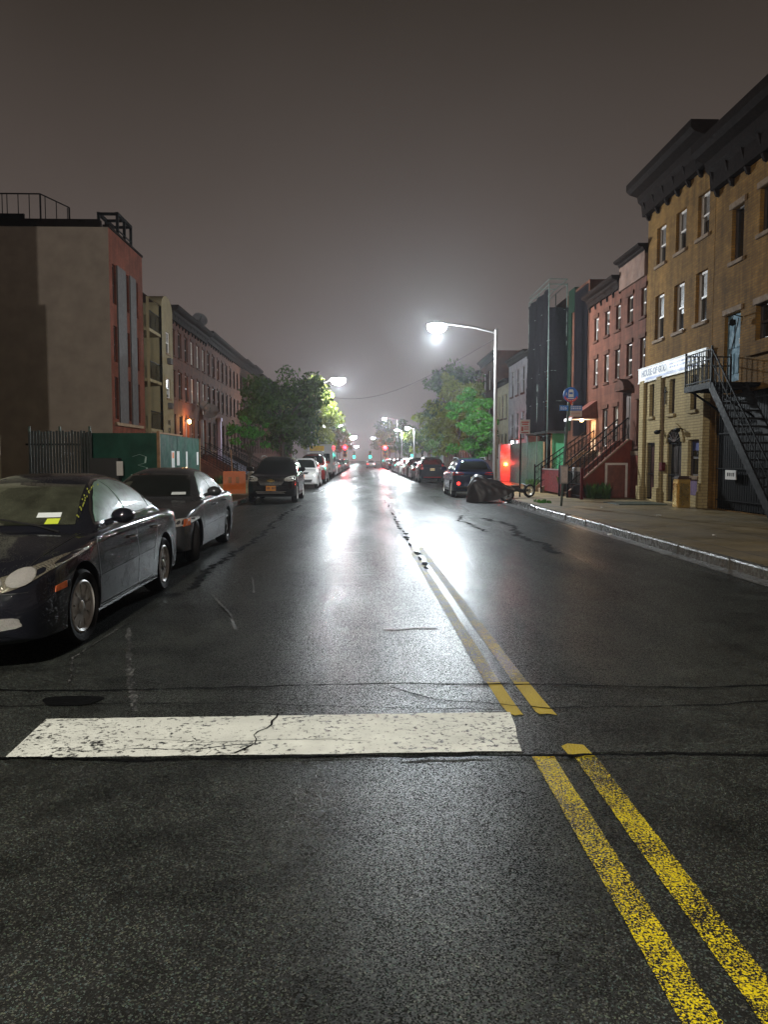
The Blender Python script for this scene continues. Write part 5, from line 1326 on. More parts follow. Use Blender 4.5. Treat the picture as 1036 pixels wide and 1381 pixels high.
# 5: tall red SUV with roof rack
PE = paint("red_car_paint", (0.26, 0.025, 0.02), .25)
S5 = suv_spec(5.2, .98, 2.0, PE, spokes=6); f, g = 5.2/4.75, 2.0/1.7
S5['patches'] = suv_patches(f, g, .98); suv_lines(S5, f, g)
S5['patches'] += [('grille', 'F', [(-.46,1.08),(.46,1.08),(.44,.86),(-.44,.86)], M_CHROME, {})]
def ex5(root, bv, S):
    plate(root, bv, 'F', 0, .66, M_PLATE); q = MB()
    for s in (1, -1): q.bar((s*.62, 2.3, 2.18), (s*.62, 4.6, 2.18), .05); 
    for y in (2.35, 3.1, 3.9, 4.55):
        q.bar((-.62, y, 2.18), (.62, y, 2.18), .05)
        for s in (1, -1): q.bar((s*.62, y, 1.93), (s*.62, y, 2.18), .05)
    q.build('roof_rack', M_STEEL, root)
S5['extra'] = ex5
car(S5, 'suv', 'tall dark red suv with roof rack behind the white suv', (-3.4, 50.6, 0))
# 6: white box van with yellow roof sign panel
tk = thing('step_van', 'white box van with yellow panel above its windscreen in the left row', 'van', (-3.45, 62.0, 0))
q = MB(); q.box(-1.02, 1.02, .9, 6.6, .55, 2.85); q.build('cargo_box', PD, tk, bevel=.05)
q = MB(); M = frame_m((-1.0, 0, 0), (0, 1, 0), (0, 0, 1)); q.prism([(0, .45), (0, 1.15), (.18, 1.35), (.5, 2.15), (.6, 2.75), (.95, 2.78), (.95, .45)], M, 2.0); q.build('cab', PD, tk, bevel=.04)
q = MB(); q.add([(-.85, .225, 1.42), (.85, .225, 1.42), (.8, .485, 2.1), (-.8, .485, 2.1)], [(0, 1, 2, 3)]); q.v = [(x, y-.02, zz) for x, y, zz in q.v]; q.build('windscreen', M_CARG, tk)
for s in (1, -1):
    q = MB(); q.add([(s*1.005, .35, 1.45), (s*1.005, .88, 1.45), (s*1.005, .88, 2.1), (s*1.005, .6, 2.1)], [(0, 1, 2, 3)]); q.build('side_window', M_CARG, tk)
    q = MB(); q.box(s*.75-.12, s*.75+.12, -.03, .02, .75, .98); q.build('headlight', M_HEAD, tk, bevel=.02)
    q = MB(); q.tube([(s*1.0, .35, 1.6), (s*1.2, .25, 1.65)], .02, 6); q.box(min(s*1.14, s*1.3), max(s*1.14, s*1.3), .2, .26, 1.45, 1.85); q.build('mirror', M_TRIM, tk)
    for y in (1.0, 5.2): wheel(tk, s*.88, y, .38, s, M_RIMD, 5)
q = MB(); q.box(-.8, .35, .42, .62, 2.22, 2.72); q.build('yellow_panel', mk("yellow_sign_panel", (.75, .45, .03), .5), tk, bevel=.02)
q = MB(); q.box(-.45, .45, -.03, .01, .78, 1.1); q.box(-.98, .98, -.1, -.02, .42, .6); q.build_each('bumper', M_TRIM, tk, bevel=.01)
# 7: blue SUV rear view on the right
PF = paint("dark_blue_paint", (0.022, 0.035, 0.085), .2, .3)
S7 = suv_spec(4.7, .91, 1.68, PF, spokes=5); f, g = 4.7/4.75, 1.68/1.7
S7['patches'] = suv_patches(f, g, .91, tail=((.46,.98),(.80,.96),(.82,1.07),(.50,1.07))); suv_lines(S7, f, g)
S7['patches'] += [('rear_reflector', 'B', [(s*.66+.075*math.cos(a), .60+.075*math.sin(a)) for a in [2*math.pi*k/14 for k in range(14)]], M_TAILON, dict(off=.012, res=.04)) for s in (1, -1)]  # these reflectors emit: their red glow is built into the material
S7['patches'] += [('bumper', 'B', [(-.72,.48),(.72,.48),(.70,.36),(-.70,.36)], M_TRIM, {})]
def ex7(root, bv, S): plate(root, bv, 'B', 0, .80, M_PLATEY); rails(root, 4.7/4.75, 1.68/1.7, .91)
S7['extra'] = ex7
car(S7, 'suv', 'dark blue suv seen from behind beside the covered motorcycle on the right', (4.72, 32.4+4.7, 0), math.pi)
# 8: dark SUV, red reflection painted into its rear window
PG = paint("charcoal_paint", (0.016, 0.022, 0.030), .2, .2)
S8 = suv_spec(4.6, .93, 1.80, PG, spokes=5); f, g = 4.6/4.75, 1.8/1.7
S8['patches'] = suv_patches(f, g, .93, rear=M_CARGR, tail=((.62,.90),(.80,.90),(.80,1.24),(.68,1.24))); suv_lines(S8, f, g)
def ex8(root, bv, S):
    plate(root, bv, 'B', 0, .93, M_PLATEY); b = patch(bv, 'B', [(-.6,.42),(.6,.42),(.6,.38),(-.6,.38)], off=.008); b.build('rear_reflector', M_TAIL, root)
S8['extra'] = ex8
suv_dark = car(S8, 'suv', 'charcoal suv with red glow in its rear window, ahead of the blue one', (4.82, 53.0+4.6, 0), math.pi)
# far cars: two prototypes, recoloured
PH = paint("silver_car_paint", (0.34, 0.34, 0.35), .25, .4)
S9 = sedan_spec(4.7, .90, 1.45, PH, mirror=(1.82, 1.0, 1.0)); S9['patches'] = sedan_patches(4.7/4.85, 1, M_CARG, M_CARG, M_CARG, M_HEAD, [(.40,.60),(.70,.60),(.86,.64),(.85,.72),(.66,.70),(.44,.675)], [(.42,.72),(.78,.74),(.79,.90),(.46,.92)], .90)
def ex9(root, bv, S): plate(root, bv, 'F', 0, .45, M_PLATE); plate(root, bv, 'B', 0, .62, M_PLATEY)
S9['extra'] = ex9
sed = car(S9, 'sedan', 'silver sedan parked on the right beyond the charcoal suv', (4.78, 61.5+4.7, 0), math.pi)
def recolour(o, src, dst):
    for c in [o] + list(o.children_recursive):
        if c.type == 'MESH':
            for sl in c.material_slots:
                if sl.material is src: sl.link = 'OBJECT'; sl.material = dst
PI_ = paint("maroon_paint", (0.12, 0.015, 0.02), .25, .2); PJ = paint("tan_beige_paint", (0.30, 0.27, 0.22), .25, .3); PK = paint("plain_black_paint", (0.012, 0.012, 0.013), .2)
cols_ = [PK, PI_, PH, PD, PJ, PG]
names = {0: 'black', 1: 'maroon', 2: 'silver', 3: 'white', 4: 'beige', 5: 'charcoal'}
def farcar(x, y, rz, kind, ci, label, grp):
    src, sp_, L = (sed, PH, 4.7) if kind == 0 else ((suv_white, PD, 4.6) if rz == 0 else (suv_dark, PG, 4.6))
    c = copy_tree(src); c.location = (x, y + (L if rz else 0), 0); c.rotation_euler = (0, 0, rz); c['label'] = label; c['group'] = grp
    recolour(c, sp_, cols_[ci]); return c
gr_ = 'cars parked along the right kerb'; gl_ = 'cars parked along the left kerb'
rightc = [(67.4, 1, 0, 'black suv parked fourth along the right kerb from the blue suv'), (73.6, 0, 1, 'maroon sedan parked on the right beyond a black suv'), (79.8, 1, 3, 'white suv parked on the right beyond the maroon sedan'), (86.0, 0, 1, 'second maroon sedan on the right, farther than the white suv'), (92.3, 0, 2, 'far silver sedan last of the unbroken right row'), (98.5, 1, 0, 'far black suv at the end of the unbroken right row')]
for y, k, ci, lb in rightc: farcar(4.8, y, math.pi, k, ci, lb, gr_)
leftc = [(70.5, 0, 2, 'silver sedan parked right behind the white box van on the left'), (76.6, 1, 3, 'white suv farther on the left, two behind the box van'), (82.8, 0, 1, 'maroon sedan on the left, three behind the box van'), (89.0, 0, 2, 'far silver sedan on the left, four behind the box van'), (95.2, 1, 5, 'far charcoal suv on the left, five behind the box van')]
for y, k, ci, lb in leftc: farcar(-3.4, y, 0, k, ci, lb, gl_)
for i in range(7):
    farcar(4.8, 118+i*6.3, math.pi, i % 2, (i*2) % 6, 'distant parked car in the right row beyond the first signal gap', 'distant cars on the right')
    farcar(-3.4, 112+i*6.3, 0, (i+1) % 2, (i*5+2) % 6, 'distant parked car in the left row under the red signal', 'distant cars on the left')
tx = copy_tree(sed); tx.location = (1.6, 150, 0); tx.rotation_euler = (0, 0, math.pi); tx['label'] = 'distant car driving away with both tail lamps lit in the road'; recolour(tx, M_TAIL, M_TAILON)
tx = copy_tree(sed); tx.location = (2.0, 185, 0); tx.rotation_euler = (0, 0, math.pi); tx['label'] = 'farthest car in the road with lit tail lamps, smaller'; recolour(tx, M_TAIL, M_TAILON)

# ================================================================== TREES
def leafmat(name, col, tr=.25):
    t = NT(name); at = t.n('NewGeometry'); 
    sepx = t.ramp(at.outputs['Random Per Island'], [(0.0, tuple(x*.55 for x in col)), (1.0, tuple(x*1.5 for x in col))])
    t.set(Base_Color=sepx, Roughness=.6); t.b.inputs['Specular IOR Level'].default_value = .12; tl = t.n('BsdfTranslucent'); t.l(sepx, tl.inputs[0]); mx = t.n('MixShader'); mx.inputs[0].default_value = tr
    t.l(t.b.outputs[0], mx.inputs[1]); t.l(tl.outputs[0], mx.inputs[2]); t.l(mx.outputs[0], t.out.inputs[0]); return t.m
M_LEAF1 = leafmat("dark_street_tree_leaf", (0.045, 0.085, 0.02))
M_LEAF2 = leafmat("bright_green_leaf", (0.045, 0.16, 0.02))
M_LEAF3 = leafmat("yellow_green_leaf", (0.15, 0.18, 0.03))
def tree(name, label, x, y, h, cz, rx, ry, rzz, mat, n_cl=60, per=90, ls=.14, seed=1, trunk=.16, fork=None, group=None, droop=0.0):
    rn = random.Random(seed); root = thing(name, label, 'tree', (x, y, .15), 0, group)
    fk = fork or h*.28; tk_ = MB(); lean = rn.uniform(-.2, .2)
    tk_.tube([(0, 0, -.1), (.02, 0, .3), (lean*.3, .02, fk*.6), (lean, .05, fk)], [trunk*1.35, trunk, trunk*.85, trunk*.72], 10)
    clumps = []
    for i in range(n_cl):
        while True:
            v = Vector((rn.uniform(-1, 1), rn.uniform(-1, 1), rn.uniform(-1, 1)))
            if .25 < v.length < 1: break
        v = v*(v.length**-.35)
        k = 1 + .22*math.sin(3*math.atan2(v.y, v.x)+seed) + .12*rn.uniform(-1, 1)
        p = Vector((v.x*rx*k, v.y*ry*k, cz + v.z*rzz*k))
        if p.z > fk*.8: clumps.append(p)
    nl = min(14, len(clumps))
    for i in range(nl):
        c = clumps[i*len(clumps)//nl]; s = Vector((lean, .05, fk)); m1 = s.lerp(c, .4) + Vector((0, 0, .25*rzz)); m1.x = s.x + (c.x-s.x)*.35
        tk_.tube([s - Vector((0, 0, .1)), m1, s.lerp(c, .72)+Vector((0, 0, .12*rzz)), c], [trunk*.5, trunk*.3, trunk*.16, trunk*.05], 6)
    for c in clumps:                                   # twigs
        d = Vector((rn.uniform(-1, 1), rn.uniform(-1, 1), rn.uniform(-.3, 1)))*.45; tk_.tube([c-d, c+d], [.018, .006], 4)
    tk_.build('trunk', M_BARK, root, smooth=50)
    b = MB()
    for c in clumps:
        cr = rn.uniform(.35, .8)*min(rx, rzz)*.42; m = int(per*rn.uniform(.5, 1.3))
        for k in range(m):
            while True:
                o = Vector((rn.uniform(-1, 1), rn.uniform(-1, 1), rn.uniform(-1, 1)))
                if o.length < 1: break
            p = c + Vector((o.x*cr*1.2, o.y*cr*1.2, o.z*cr*.8)); p.z -= droop*abs(o.x)
            a = Vector((rn.gauss(0, 1), rn.gauss(0, 1), rn.gauss(0, .6))).normalized(); e = a.orthogonal().normalized(); e.rotate(Matrix.Rotation(rn.uniform(0, 6.28), 3, a)); q = a.cross(e)
            s = ls*rn.uniform(.6, 1.3)
            b.add([p - e*s, p + q*s*.42 - e*s*.1, p + e*s, p - q*s*.42 - e*s*.1], [(0, 1, 2, 3)])
    b.build('crown', mat, root); return root
tree('street_tree', 'large dark street tree with wide crown on the left pavement', -5.7, 56, 9, 5.1, 2.7, 2.8, 2.8, M_LEAF1, 95, 110, .17, 3, .2)
tree('street_tree', 'lit yellowish green street tree beside the second left street lamp', -5.4, 78, 9.5, 6.0, 2.9, 2.6, 3.3, M_LEAF3, 70, 110, .2, 5, .18)
tree('street_tree', 'low bright leafed sapling in front of the left brownstone stoops', -7.3, 50.5, 4, 3.2, 1.4, 1.2, 1.0, M_LEAF2, 22, 60, .13, 9, .06, 1.6)
tree('street_tree', 'small bright green street tree behind the blue suv', 6.5, 44.5, 6, 3.3, 1.25, 1.2, 1.95, M_LEAF2, 55, 120, .11, 11, .08, 1.1)
tree('street_tree', 'tall feathery yellow green street tree right of the road', 6.6, 53.5, 8, 4.7, 1.9, 1.9, 2.6, M_LEAF3, 75, 100, .14, 13, .13, 2.0, droop=.3)
tree('street_tree', 'dark tree behind the small bright green one near the lamp pole', 8.0, 66, 10, 6.3, 2.6, 2.5, 2.8, M_LEAF1, 60, 90, .2, 15, .2)
ft = 'far street trees lining both sides'
for i, (x, y, s) in enumerate([(8.2, 84, .85), (8.2, 104, 1.0), (7.6, 128, 1.0), (7.4, 155, 1.1), (-6.0, 104, 1), (-6.2, 132, 1.2), (-6.2, 165, 1.2), (7, 200, 1.5), (-7, 215, 1.5), (8, 260, 1.8), (-8, 270, 1.8)]):
    tree('street_tree', 'far street tree fading into the misty end of the street', x, y, 8*s, 5*s, 2.4*s, 2.4*s, 2.5*s, [M_LEAF1, M_LEAF3, M_LEAF1][i % 3], 40, 60, .26*s, 20+i, .16, None, ft)
rn = random.Random(31)
def weeds(label, x, y, w, l, h, n, mat, name='weed_clump'):
    b = MB()
    for i in range(n):
        p = Vector((rn.uniform(-w, w), rn.uniform(-l, l), 0)); d = Vector((rn.uniform(-.5, .5), rn.uniform(-.5, .5), 1)).normalized()*h*rn.uniform(.3, 1); e = Vector((rn.uniform(-1, 1), rn.uniform(-1, 1), 0)).normalized()*h*.06
        b.add([p-e, p+e, p+d*.6+e*1.4, p+d, p+d*.6-e*1.4], [(0, 1, 2, 3, 4)])
    o = b.build(name, mat, loc=(x, y, .15)); return tag(o, label, 'weeds', kind='stuff' if 'tuft' in label else None)
weeds('weeds growing at the foot of the dark green hoarding', 9.25, 41.2, .3, .7, .5, 220, M_LEAF1)
weeds('grass tuft in the gap beside the right kerb near bus stop', 6.1, 25.9, .2, .5, .14, 160, M_LEAF2)
weeds('leafy weeds at the foot of the left stoop', -8.4, 47.5, .4, .8, .6, 260, M_LEAF1)
weeds('potted shrub on the red fenced stoop', 8.6, 31.5, .3, .35, 1.0, 200, M_LEAF1)
weeds('low shrub behind the yard railings before the red basement', 8.9, 28.8, .35, .4, .7, 200, M_LEAF1)

# ================================================================== LAMPS, SIGNALS, SIGNS
def street_lamp(label, x, y, h, arm, side, power=1.0, bulb=.2, light=True, group=None, arm_h=.55, mat=None, lens=None, col=(.86, .95, 1.0)):
    """steel pole, upswept arm over the road, drop lens head with a real light in it. side=+1: pole on the right, arm to -x"""
    r = thing('street_lamp', label, 'street lamp', (x, y, .15), 0, group); m = mat or M_STEEL; z = h
    q = MB(); q.tube([(0, 0, .0), (0, 0, .5), (0, 0, z+.05)], [.115, .10, .065], 12); q.lathe([(.2, 0), (.2, .05), (.14, .18), (.11, .5), (.1, .52)], 12); q.lathe([(.075, z), (.09, z+.08), (.04, z+.16), (0, z+.17)], 10); q.build('pole', m, r, smooth=50)
    q = MB(); q.tube([(0, 0, z-.05), (-side*arm*.35, 0, z+arm_h*.35), (-side*arm*.8, 0, z+arm_h*.62), (-side*(arm-.15), 0, z+arm_h*.62)], [.05, .045, .038, .035], 8); q.build('arm', m, r, smooth=60)
    q = MB(); hx = -side*arm; zz = z+arm_h*.62
    q.lathe([(0, .13), (.10, .12), (.19, .07), (.23, .0), (.21, -.02), (0, -.02)], 20, Matrix.Translation((hx, 0, zz)) @ Matrix.Diagonal((1.5, 1, 1, 1))); q.build('head', m, r, smooth=50)
    q = MB(); q.lathe([(bulb*.95, .0), (bulb, -bulb*.25), (bulb*.85, -bulb*.6), (bulb*.5, -bulb*.86), (0, -bulb*.95)], 20, Matrix.Translation((hx, 0, zz-.022)) @ Matrix.Diagonal((1.15, 1, 1, 1))); q.build('lens', lens or M_LAMP, r, smooth=60)
    if light:
        ld = bpy.data.lights.new('lamp_light', 'POINT'); ld.energy = LAMP_W*power; ld.shadow_soft_size = .16; ld.color = col
        lo = bpy.data.objects.new('lamp_light', ld); COL.objects.link(lo); lo.parent = r; lo.location = (hx, 0, zz-bulb*.95-.25)
    return r
street_lamp('bright street lamp on a tall steel pole behind the covered motorcycle', 6.2, 36.0, 7.35, 2.75, 1, 1.0, .40)
street_lamp('bright street lamp on the left pavement beside the yellowish tree', -4.95, 76.0, 8.0, 2.6, -1, 1.0, .66, arm_h=2.2)
street_lamp('street lamp on the left pavement behind the viewer', -5.0, -4.5, 8.0, 2.4, -1, 1.1, .27, arm_h=2.2, lens=M_LAMPN, col=(1.0, .94, .83))
fl = 'far street lamps down the street'
for (x, y, z, pw, s, big) in ((4.04, 142, 8.9, .8, 1, .34), (-3.0, 240, 8.6, .8, -1, 1.1), (-6.18+1.6, 165, 8.6, 1, -1, .34), (3.6, 265, 8.9, .6, 1, .6), (-2.6, 330, 7.2, .6, -1, .8)):
    street_lamp('distant street lamp glowing in the mist above the road', x + s*2.4, y, z-.2, 2.4, s, pw, big, True, fl)
for (x, y, z, lb) in ((4.51, 102, 5.5, 'low far street lamp on the right, nearer of a pair'), (4.6, 79, 4.8, 'low street lamp with curved arm on the right beside the trees'), (-4.97, 95, 5.7, 'low far street lamp left beside the yellowish tree')):
    street_lamp(lb, x+(.7 if x > 0 else -.5), y, z-.3, .7, 1 if x > 0 else -1, .25, .22, True, None, .4)
def signal(label, x, y, z, side, lit, group=None, arm=3.2, s=1.0):
    r = thing('traffic_light', label, 'traffic light', (x + side*arm, y, .15), 0, group); zz = z-.15
    q = MB(); q.tube([(0, 0, 0), (0, 0, zz+.7)], [.12, .09], 10); q.build('pole', M_STEELD, r); q = MB(); q.tube([(0, 0, zz+.35), (-side*arm, 0, zz+.5)], .05, 8); q.build('arm', M_STEEL, r)
    q = MB(); hx = -side*arm; q.box(hx-.17*s, hx+.17*s, -.1, .12, zz-.75*s, zz+.22*s)
    h = q.build('signal_head', mk("signal_yellow_housing", (.30, .20, .03), .5), r, bevel=.03)
    for k, (mt, on) in enumerate(((M_REDL, lit == 'r'), (M_TRIM, False), (M_GREENL2, lit == 'g'))):
        q = MB(); M = Matrix.Translation((hx, -.101, zz+.05-.3*k*s)) @ Matrix.Rotation(R(90), 4, 'X'); q.lathe([(.15*s, 0), (.13*s, .04), (0, .06)], 18, M); q.build('lens', mt if on else M_TRIM, h, smooth=50)
        q = MB(); q.lathe([(.16*s, .0), (.16*s, .16)], 18, M); q.build('visor', M_TRIM, h)
    ld = bpy.data.lights.new('signal_light', 'SPOT'); ld.energy = 3500 if lit == 'r' else 900; ld.color = (1, .003, .01) if lit == 'r' else (.0, 1, .62); ld.spot_size = R(120); ld.shadow_soft_size = .1
    lo = bpy.data.objects.new('signal_light', ld); COL.objects.link(lo); lo.parent = r; lo.location = (hx, -.3, zz+.05-(.6 if lit == 'g' else 0)); lo.rotation_euler = (R(-90), 0, 0)
signal('red traffic light on a mast arm from the left over the road', -3.35, 148, 3.9, -1, 'r', s=2.4, arm=2.0)
signal('red traffic light on a mast arm from the right over the road', 4.35, 148, 3.85, 1, 'r', s=2.4, arm=2.0)
signal('far green traffic light, left one of the pair down the street', -2.5, 230, 3.7, -1, 'g', s=2.2)
signal('far green traffic light, right one of the pair down the street', 2.3, 230, 3.7, 1, 'g', s=2.2)
signal('small green traffic light on the right beyond the parked cars', 6.9, 108, 2.6, 1, 'g', s=.8, arm=.5)

# bus stop
bs = thing('bus_stop_sign', 'blue round bus stop sign on a slightly leaning dark green pole', 'bus stop', (6.24, 24.0, .15), 0)
q = MB(); top = Vector((.22, 0, 3.7)); q.tube([(0, 0, 0), top*.5, top], .036, 10); q.build('pole', M_STEELD, bs, smooth=60)
q = MB(); cx = .235; zc = 3.46
q.lathe([(0, -.03), (.215, -.03), (.235, -.02), (.235, .0), (0, .0)], 36, Matrix.Translation((cx, -.045, zc)) @ Matrix.Rotation(R(90), 4, 'X')); 
disc = q.build('roundel', mk("bus_sign_blue", (.03, .17, .66), .4, var=.1), bs, smooth=40)
F = lambda x, zz: (cx + x, -.018-.0, zc + zz)
M_SW = mk("bus_sign_white", (.88, .9, .93), .4, var=.05); M_SR = mk("bus_sign_red", (.75, .05, .03), .4, var=.1)
def plane_poly(bb, pts, y, mi=0): bb.add([(cx+a, y, zc+c) for a, c in pts], [tuple(range(len(pts)))], mi)
q = MB(); yq = -.0778+.0
n = 20; A = [(.225*math.cos(a), .225*math.sin(a)) for a in [R(205)+R(130)*k/n for k in range(n+1)]]; B = [(.205*math.cos(a), .06+.215*math.sin(a)) for a in [R(205)+R(130)*k/n for k in range(n+1)]]
for k in range(n): plane_poly(q, [A[k], A[k+1], B[k+1], B[k]], -.0785)
plane_poly(q, [(-.04, -.215), (.04, -.215), (.012, -.30), (-.012, -.30)], -.0785); q.build('red_arc', M_SR, disc)
q = MB()
for pts in ([(-.085, -.075), (-.06, -.075), (-.05, .15), (-.075, .13)], [(.085, -.075), (.06, -.075), (.05, .15), (.075, .13)], [(-.075, .13), (.075, .13), (.05, .165), (-.05, .165)], [(-.06, -.075), (.06, -.075), (.06, .02), (-.06, .02)], [(-.06, .075), (.06, .075), (.05, .13), (-.05, .13)], [(-.105, -.125), (.105, -.125), (.105, -.10), (-.105, -.10)], [(-.17, -.02), (-.155, -.02), (-.135, .07), (-.145, .075)], [(-.115, -.02), (-.13, -.02), (-.145, .05), (-.135, .075)], [(-.155, .01), (-.125, .01), (-.125, .022), (-.155, .022)]): plane_poly(q, pts, -.079)
q.build('bus_symbol', M_SW, disc)
q = MB()
for k in range(7):
    a = R(222)+R(96)*k/6; plane_poly(q, [(.197*math.cos(a)-.010, .197*math.sin(a)-.012+.01), (.197*math.cos(a)+.010, .197*math.sin(a)-.012+.01), (.197*math.cos(a)+.010, .197*math.sin(a)+.02), (.197*math.cos(a)-.010, .197*math.sin(a)+.02)], -.0795)
q.build('arc_lettering', M_SW, disc)
q = MB(); q.box(-.10, .165, -.06, -.042, 2.97, 3.13); p = q.build('route_panel', mk("route_blue", (.04, .22, .68), .4, var=.05), bs)
text('route_number', 'B26', .13, M_SW, p, frame_m((-.085, -.0625, 3.005), (1, 0, 0), (0, 0, 1)), .001)
q = MB(); q.box(.23, .60, -.06, -.042, 2.97, 3.13); p = q.build('name_panel', mk("panel_blue", (.10, .22, .58), .4, var=.05), bs); q = MB()
for zz in (3.075, 3.02):
    x = .26
    while x < .56: l = random.Random(int(x*999)).uniform(.03, .08); q.box(x, min(.58, x+l), -.0625, -.0605, zz, zz+.025); x += l+.015
q.build('small_lettering', M_SW, p)
q = MB(); q.box(.22, .59, -.06, -.042, 2.79, 2.965); p = q.build('notice_panel', mk("pinkish_white_panel", (.62, .50, .44), .5, var=.05), bs); q = MB()
for zz in (2.92, 2.875, 2.83): q.box(.25, .55, -.0625, -.0605, zz, zz+.015)
q.build('small_lettering', mk("faded_red_ink", (.45, .18, .14), .6), p)
q = MB(); q.box(-.06, .17, -.12, -.045, .70, 1.28, 0); q.box(-.045, .155, -.1235, -.1205, .74, 1.24, 1); q.build('timetable_box', [M_STEEL, mk("timetable_paper", (.55, .45, .42), .5, var=.15, scale=14)], bs, bevel=0)
# no parking sign
ns = thing('parking_sign', 'white parking sign with red lettering on a black post near the kerb', 'sign', (6.16, 30.0, .15))
q = MB(); q.tube([(0, 0, 0), (.02, 0, 3.05)], .032, 8); q.build('post', M_BLACK, ns, smooth=60)
q = MB(); q.box(-.03, .36, -.05, -.04, 2.45, 3.0); p = q.build('panel', mk("sign_pinkish_white", (.60, .54, .53), .5, var=.05), ns, bevel=.004); q = MB()
for a, c, d, e in ((.02, .31, 2.88, 2.93), (.05, .28, 2.80, 2.85), (.12, .31, 2.70, 2.74), (.02, .10, 2.56, 2.74), (.12, .31, 2.62, 2.66), (.02, .31, 2.48, 2.52)): q.box(a, c, -.053, -.0505, d, e)
q.build('lettering', mk("sign_red_ink", (.45, .06, .05), .5), p)
# gold bin before the arched door
bn = thing('litter_bin', 'tall gold metal bin standing before the arched doorway', 'bin', (9.72, 23.2, .15)); q = MB()
q.prism([(-.2, -.2), (.2, -.2), (.2, .2), (-.2, .2)], Matrix(), .86); 
q.v = [(x*(1-.05*zz), y*(1-.05*zz), zz) for x, y, zz in q.v]; q.build('body', M_GOLD, bn, bevel=.02)
q = MB(); q.box(-.15, .15, -.208, -.196, .08, .74); q.box(-.208, -.196, -.15, .15, .08, .74); q.build('side_panel', mk("brushed_gold", (.70, .48, .17), .28, .85, var=.15), bn); q = MB(); q.box(-.22, .22, -.22, .22, .865, .91); q.box(-.17, .17, -.17, .17, .912, .96); q.build('lid', M_DOOR, bn, bevel=.015)
# covered motorcycle
mc = thing('covered_motorcycle', 'motorcycle under a dark fabric cover with its front wheel showing, parked across the kerbside', 'motorcycle', (3.95, 29.2, 0), R(-6))
T = [(0.0,.0,.20,.10),(.05,.0,.28,.42),(.14,.01,.33,.72),(.26,.02,.37,.97),(.38,.02,.40,1.03),(.55,.03,.42,.96),(.8,.05,.40,.86),(1.05,.08,.40,.84),(1.25,.15,.36,.78),(1.45,.26,.30,.68),(1.68,.36,.22,.55),(1.8,.40,.12,.46)]
b = MB(); nu = 40; rn = random.Random(2); xs = np.linspace(0, 1.8, 44); m = nu
for i, x in enumerate(xs):
    zb, w, zt = [float(pchip([t[0] for t in T], [t[k] for t in T], x)) for k in (1, 2, 3)]
    for k in range(nu+1):
        a = math.pi*k/nu; c, s_ = math.cos(a), math.sin(a); yy = w*(abs(c)**.8)*(1 if c > 0 else -1); zz = zb+(zt-zb)*(s_**.55)
        fold = .05*math.sin(x*6+3*c+zz*4) + .03*math.sin(k*.9-x*7) + .018*math.sin(x*23+zz*14) + .03*abs(math.sin(x*4.2-zz*5)); yy += fold*(1-s_*.6)*(1 if c > 0 else -1); zz += fold*.5*s_
        b.v.append((x + .03*math.sin(zz*7+k*.3)*(1 if i else 0), yy, max(.015, zz)))
for i in range(len(xs)-1):
    for k in range(nu): a = i*(nu+1)+k; b.f.append((a, a+1, a+nu+2, a+nu+1)); b.m.append(0)
b.f.append(tuple(range(nu+1))); b.m.append(0); b.f.append(tuple((len(xs)-1)*(nu+1)+k for k in range(nu+1))); b.m.append(0)
cv = b.build('cover', M_COVER, mc, smooth=60)
q = MB()
for k in range(8): q.bar((.05, -.36+.02*k*.2, .08+.11*k), (.05, -.35, .16+.11*k), .012)
def bike_wheel(root, x, y, z, r, mat, ring=None, rot=0.0, n=8):
    M = Matrix.Translation((x, y, z)) @ Matrix.Rotation(rot, 4, 'Z') @ Matrix.Rotation(R(90), 4, 'X'); t = MB(); t.lathe([(r*.72, -.05), (r*.92, -.065), (r, 0), (r*.92, .065), (r*.72, .05)], 28, M, closed=True); w = t.build('wheel', M_TIRE, root, smooth=50)
    q = MB(); q.lathe([(r*.73, -.04), (r*.73, .04), (r*.62, .03), (r*.62, -.03)], 28, M, closed=True); q.lathe([(.05, -.05), (.05, .05), (.0, .05)], 12, M)
    for k in range(n):
        a = 2*math.pi*k/n; q.bar(M @ Vector((.04*math.cos(a), .04*math.sin(a), 0)), M @ Vector((r*.66*math.cos(a+.25), r*.66*math.sin(a+.25), 0)), .035, .02)
    q.build('rim', mat, w, smooth=40)
bike_wheel(mc, 1.52, -.05, .29, .29, M_CHROME)
q = MB(); q.bar((1.55, -.12, .3), (1.25, -.12, .75), .05); q.bar((1.5, .1, .3), (1.25, .1, .75), .05); q.build('fork', M_STEEL, mc)
q = MB(); q.tube([(1.2, -.2, .2), (.7, -.24, .16), (.2, -.26, .2)], .045, 8); q.build('exhaust', M_CHROME, mc, smooth=60)
lw = thing('motor_scooter', 'small black scooter lying by the parking sign post with pale spoked wheel', 'scooter', (6.0, 29.4, .15), R(10)); bike_wheel(lw, .42, 0, .26, .26, mk("pale_scooter_rim", (.5, .47, .42), .35, .5), rot=R(15), n=6)
bike_wheel(lw, -.35, .1, .2, .2, M_RIMD, rot=R(40)); q = MB(); q.tube([(-.35, .1, .2), (-.1, .05, .34), (.15, .02, .26), (.42, 0, .28)], [.05, .11, .09, .04], 10); q.tube([(.3, 0, .3), (.22, .02, .5)], .03, 8); q.tube([(.22, -.16, .48), (.22, .2, .52)], .018, 6); q.build('frame', M_TRIM, lw, smooth=60)
q = MB(); q.lathe([(0, .06), (.12, .05), (.13, 0), (.1, -.03), (0, -.04)], 14, Matrix.Translation((-.12, .05, .42)) @ Matrix.Diagonal((1.5, .9, 1, 1))); q.build('seat', M_COVER, lw, smooth=60)
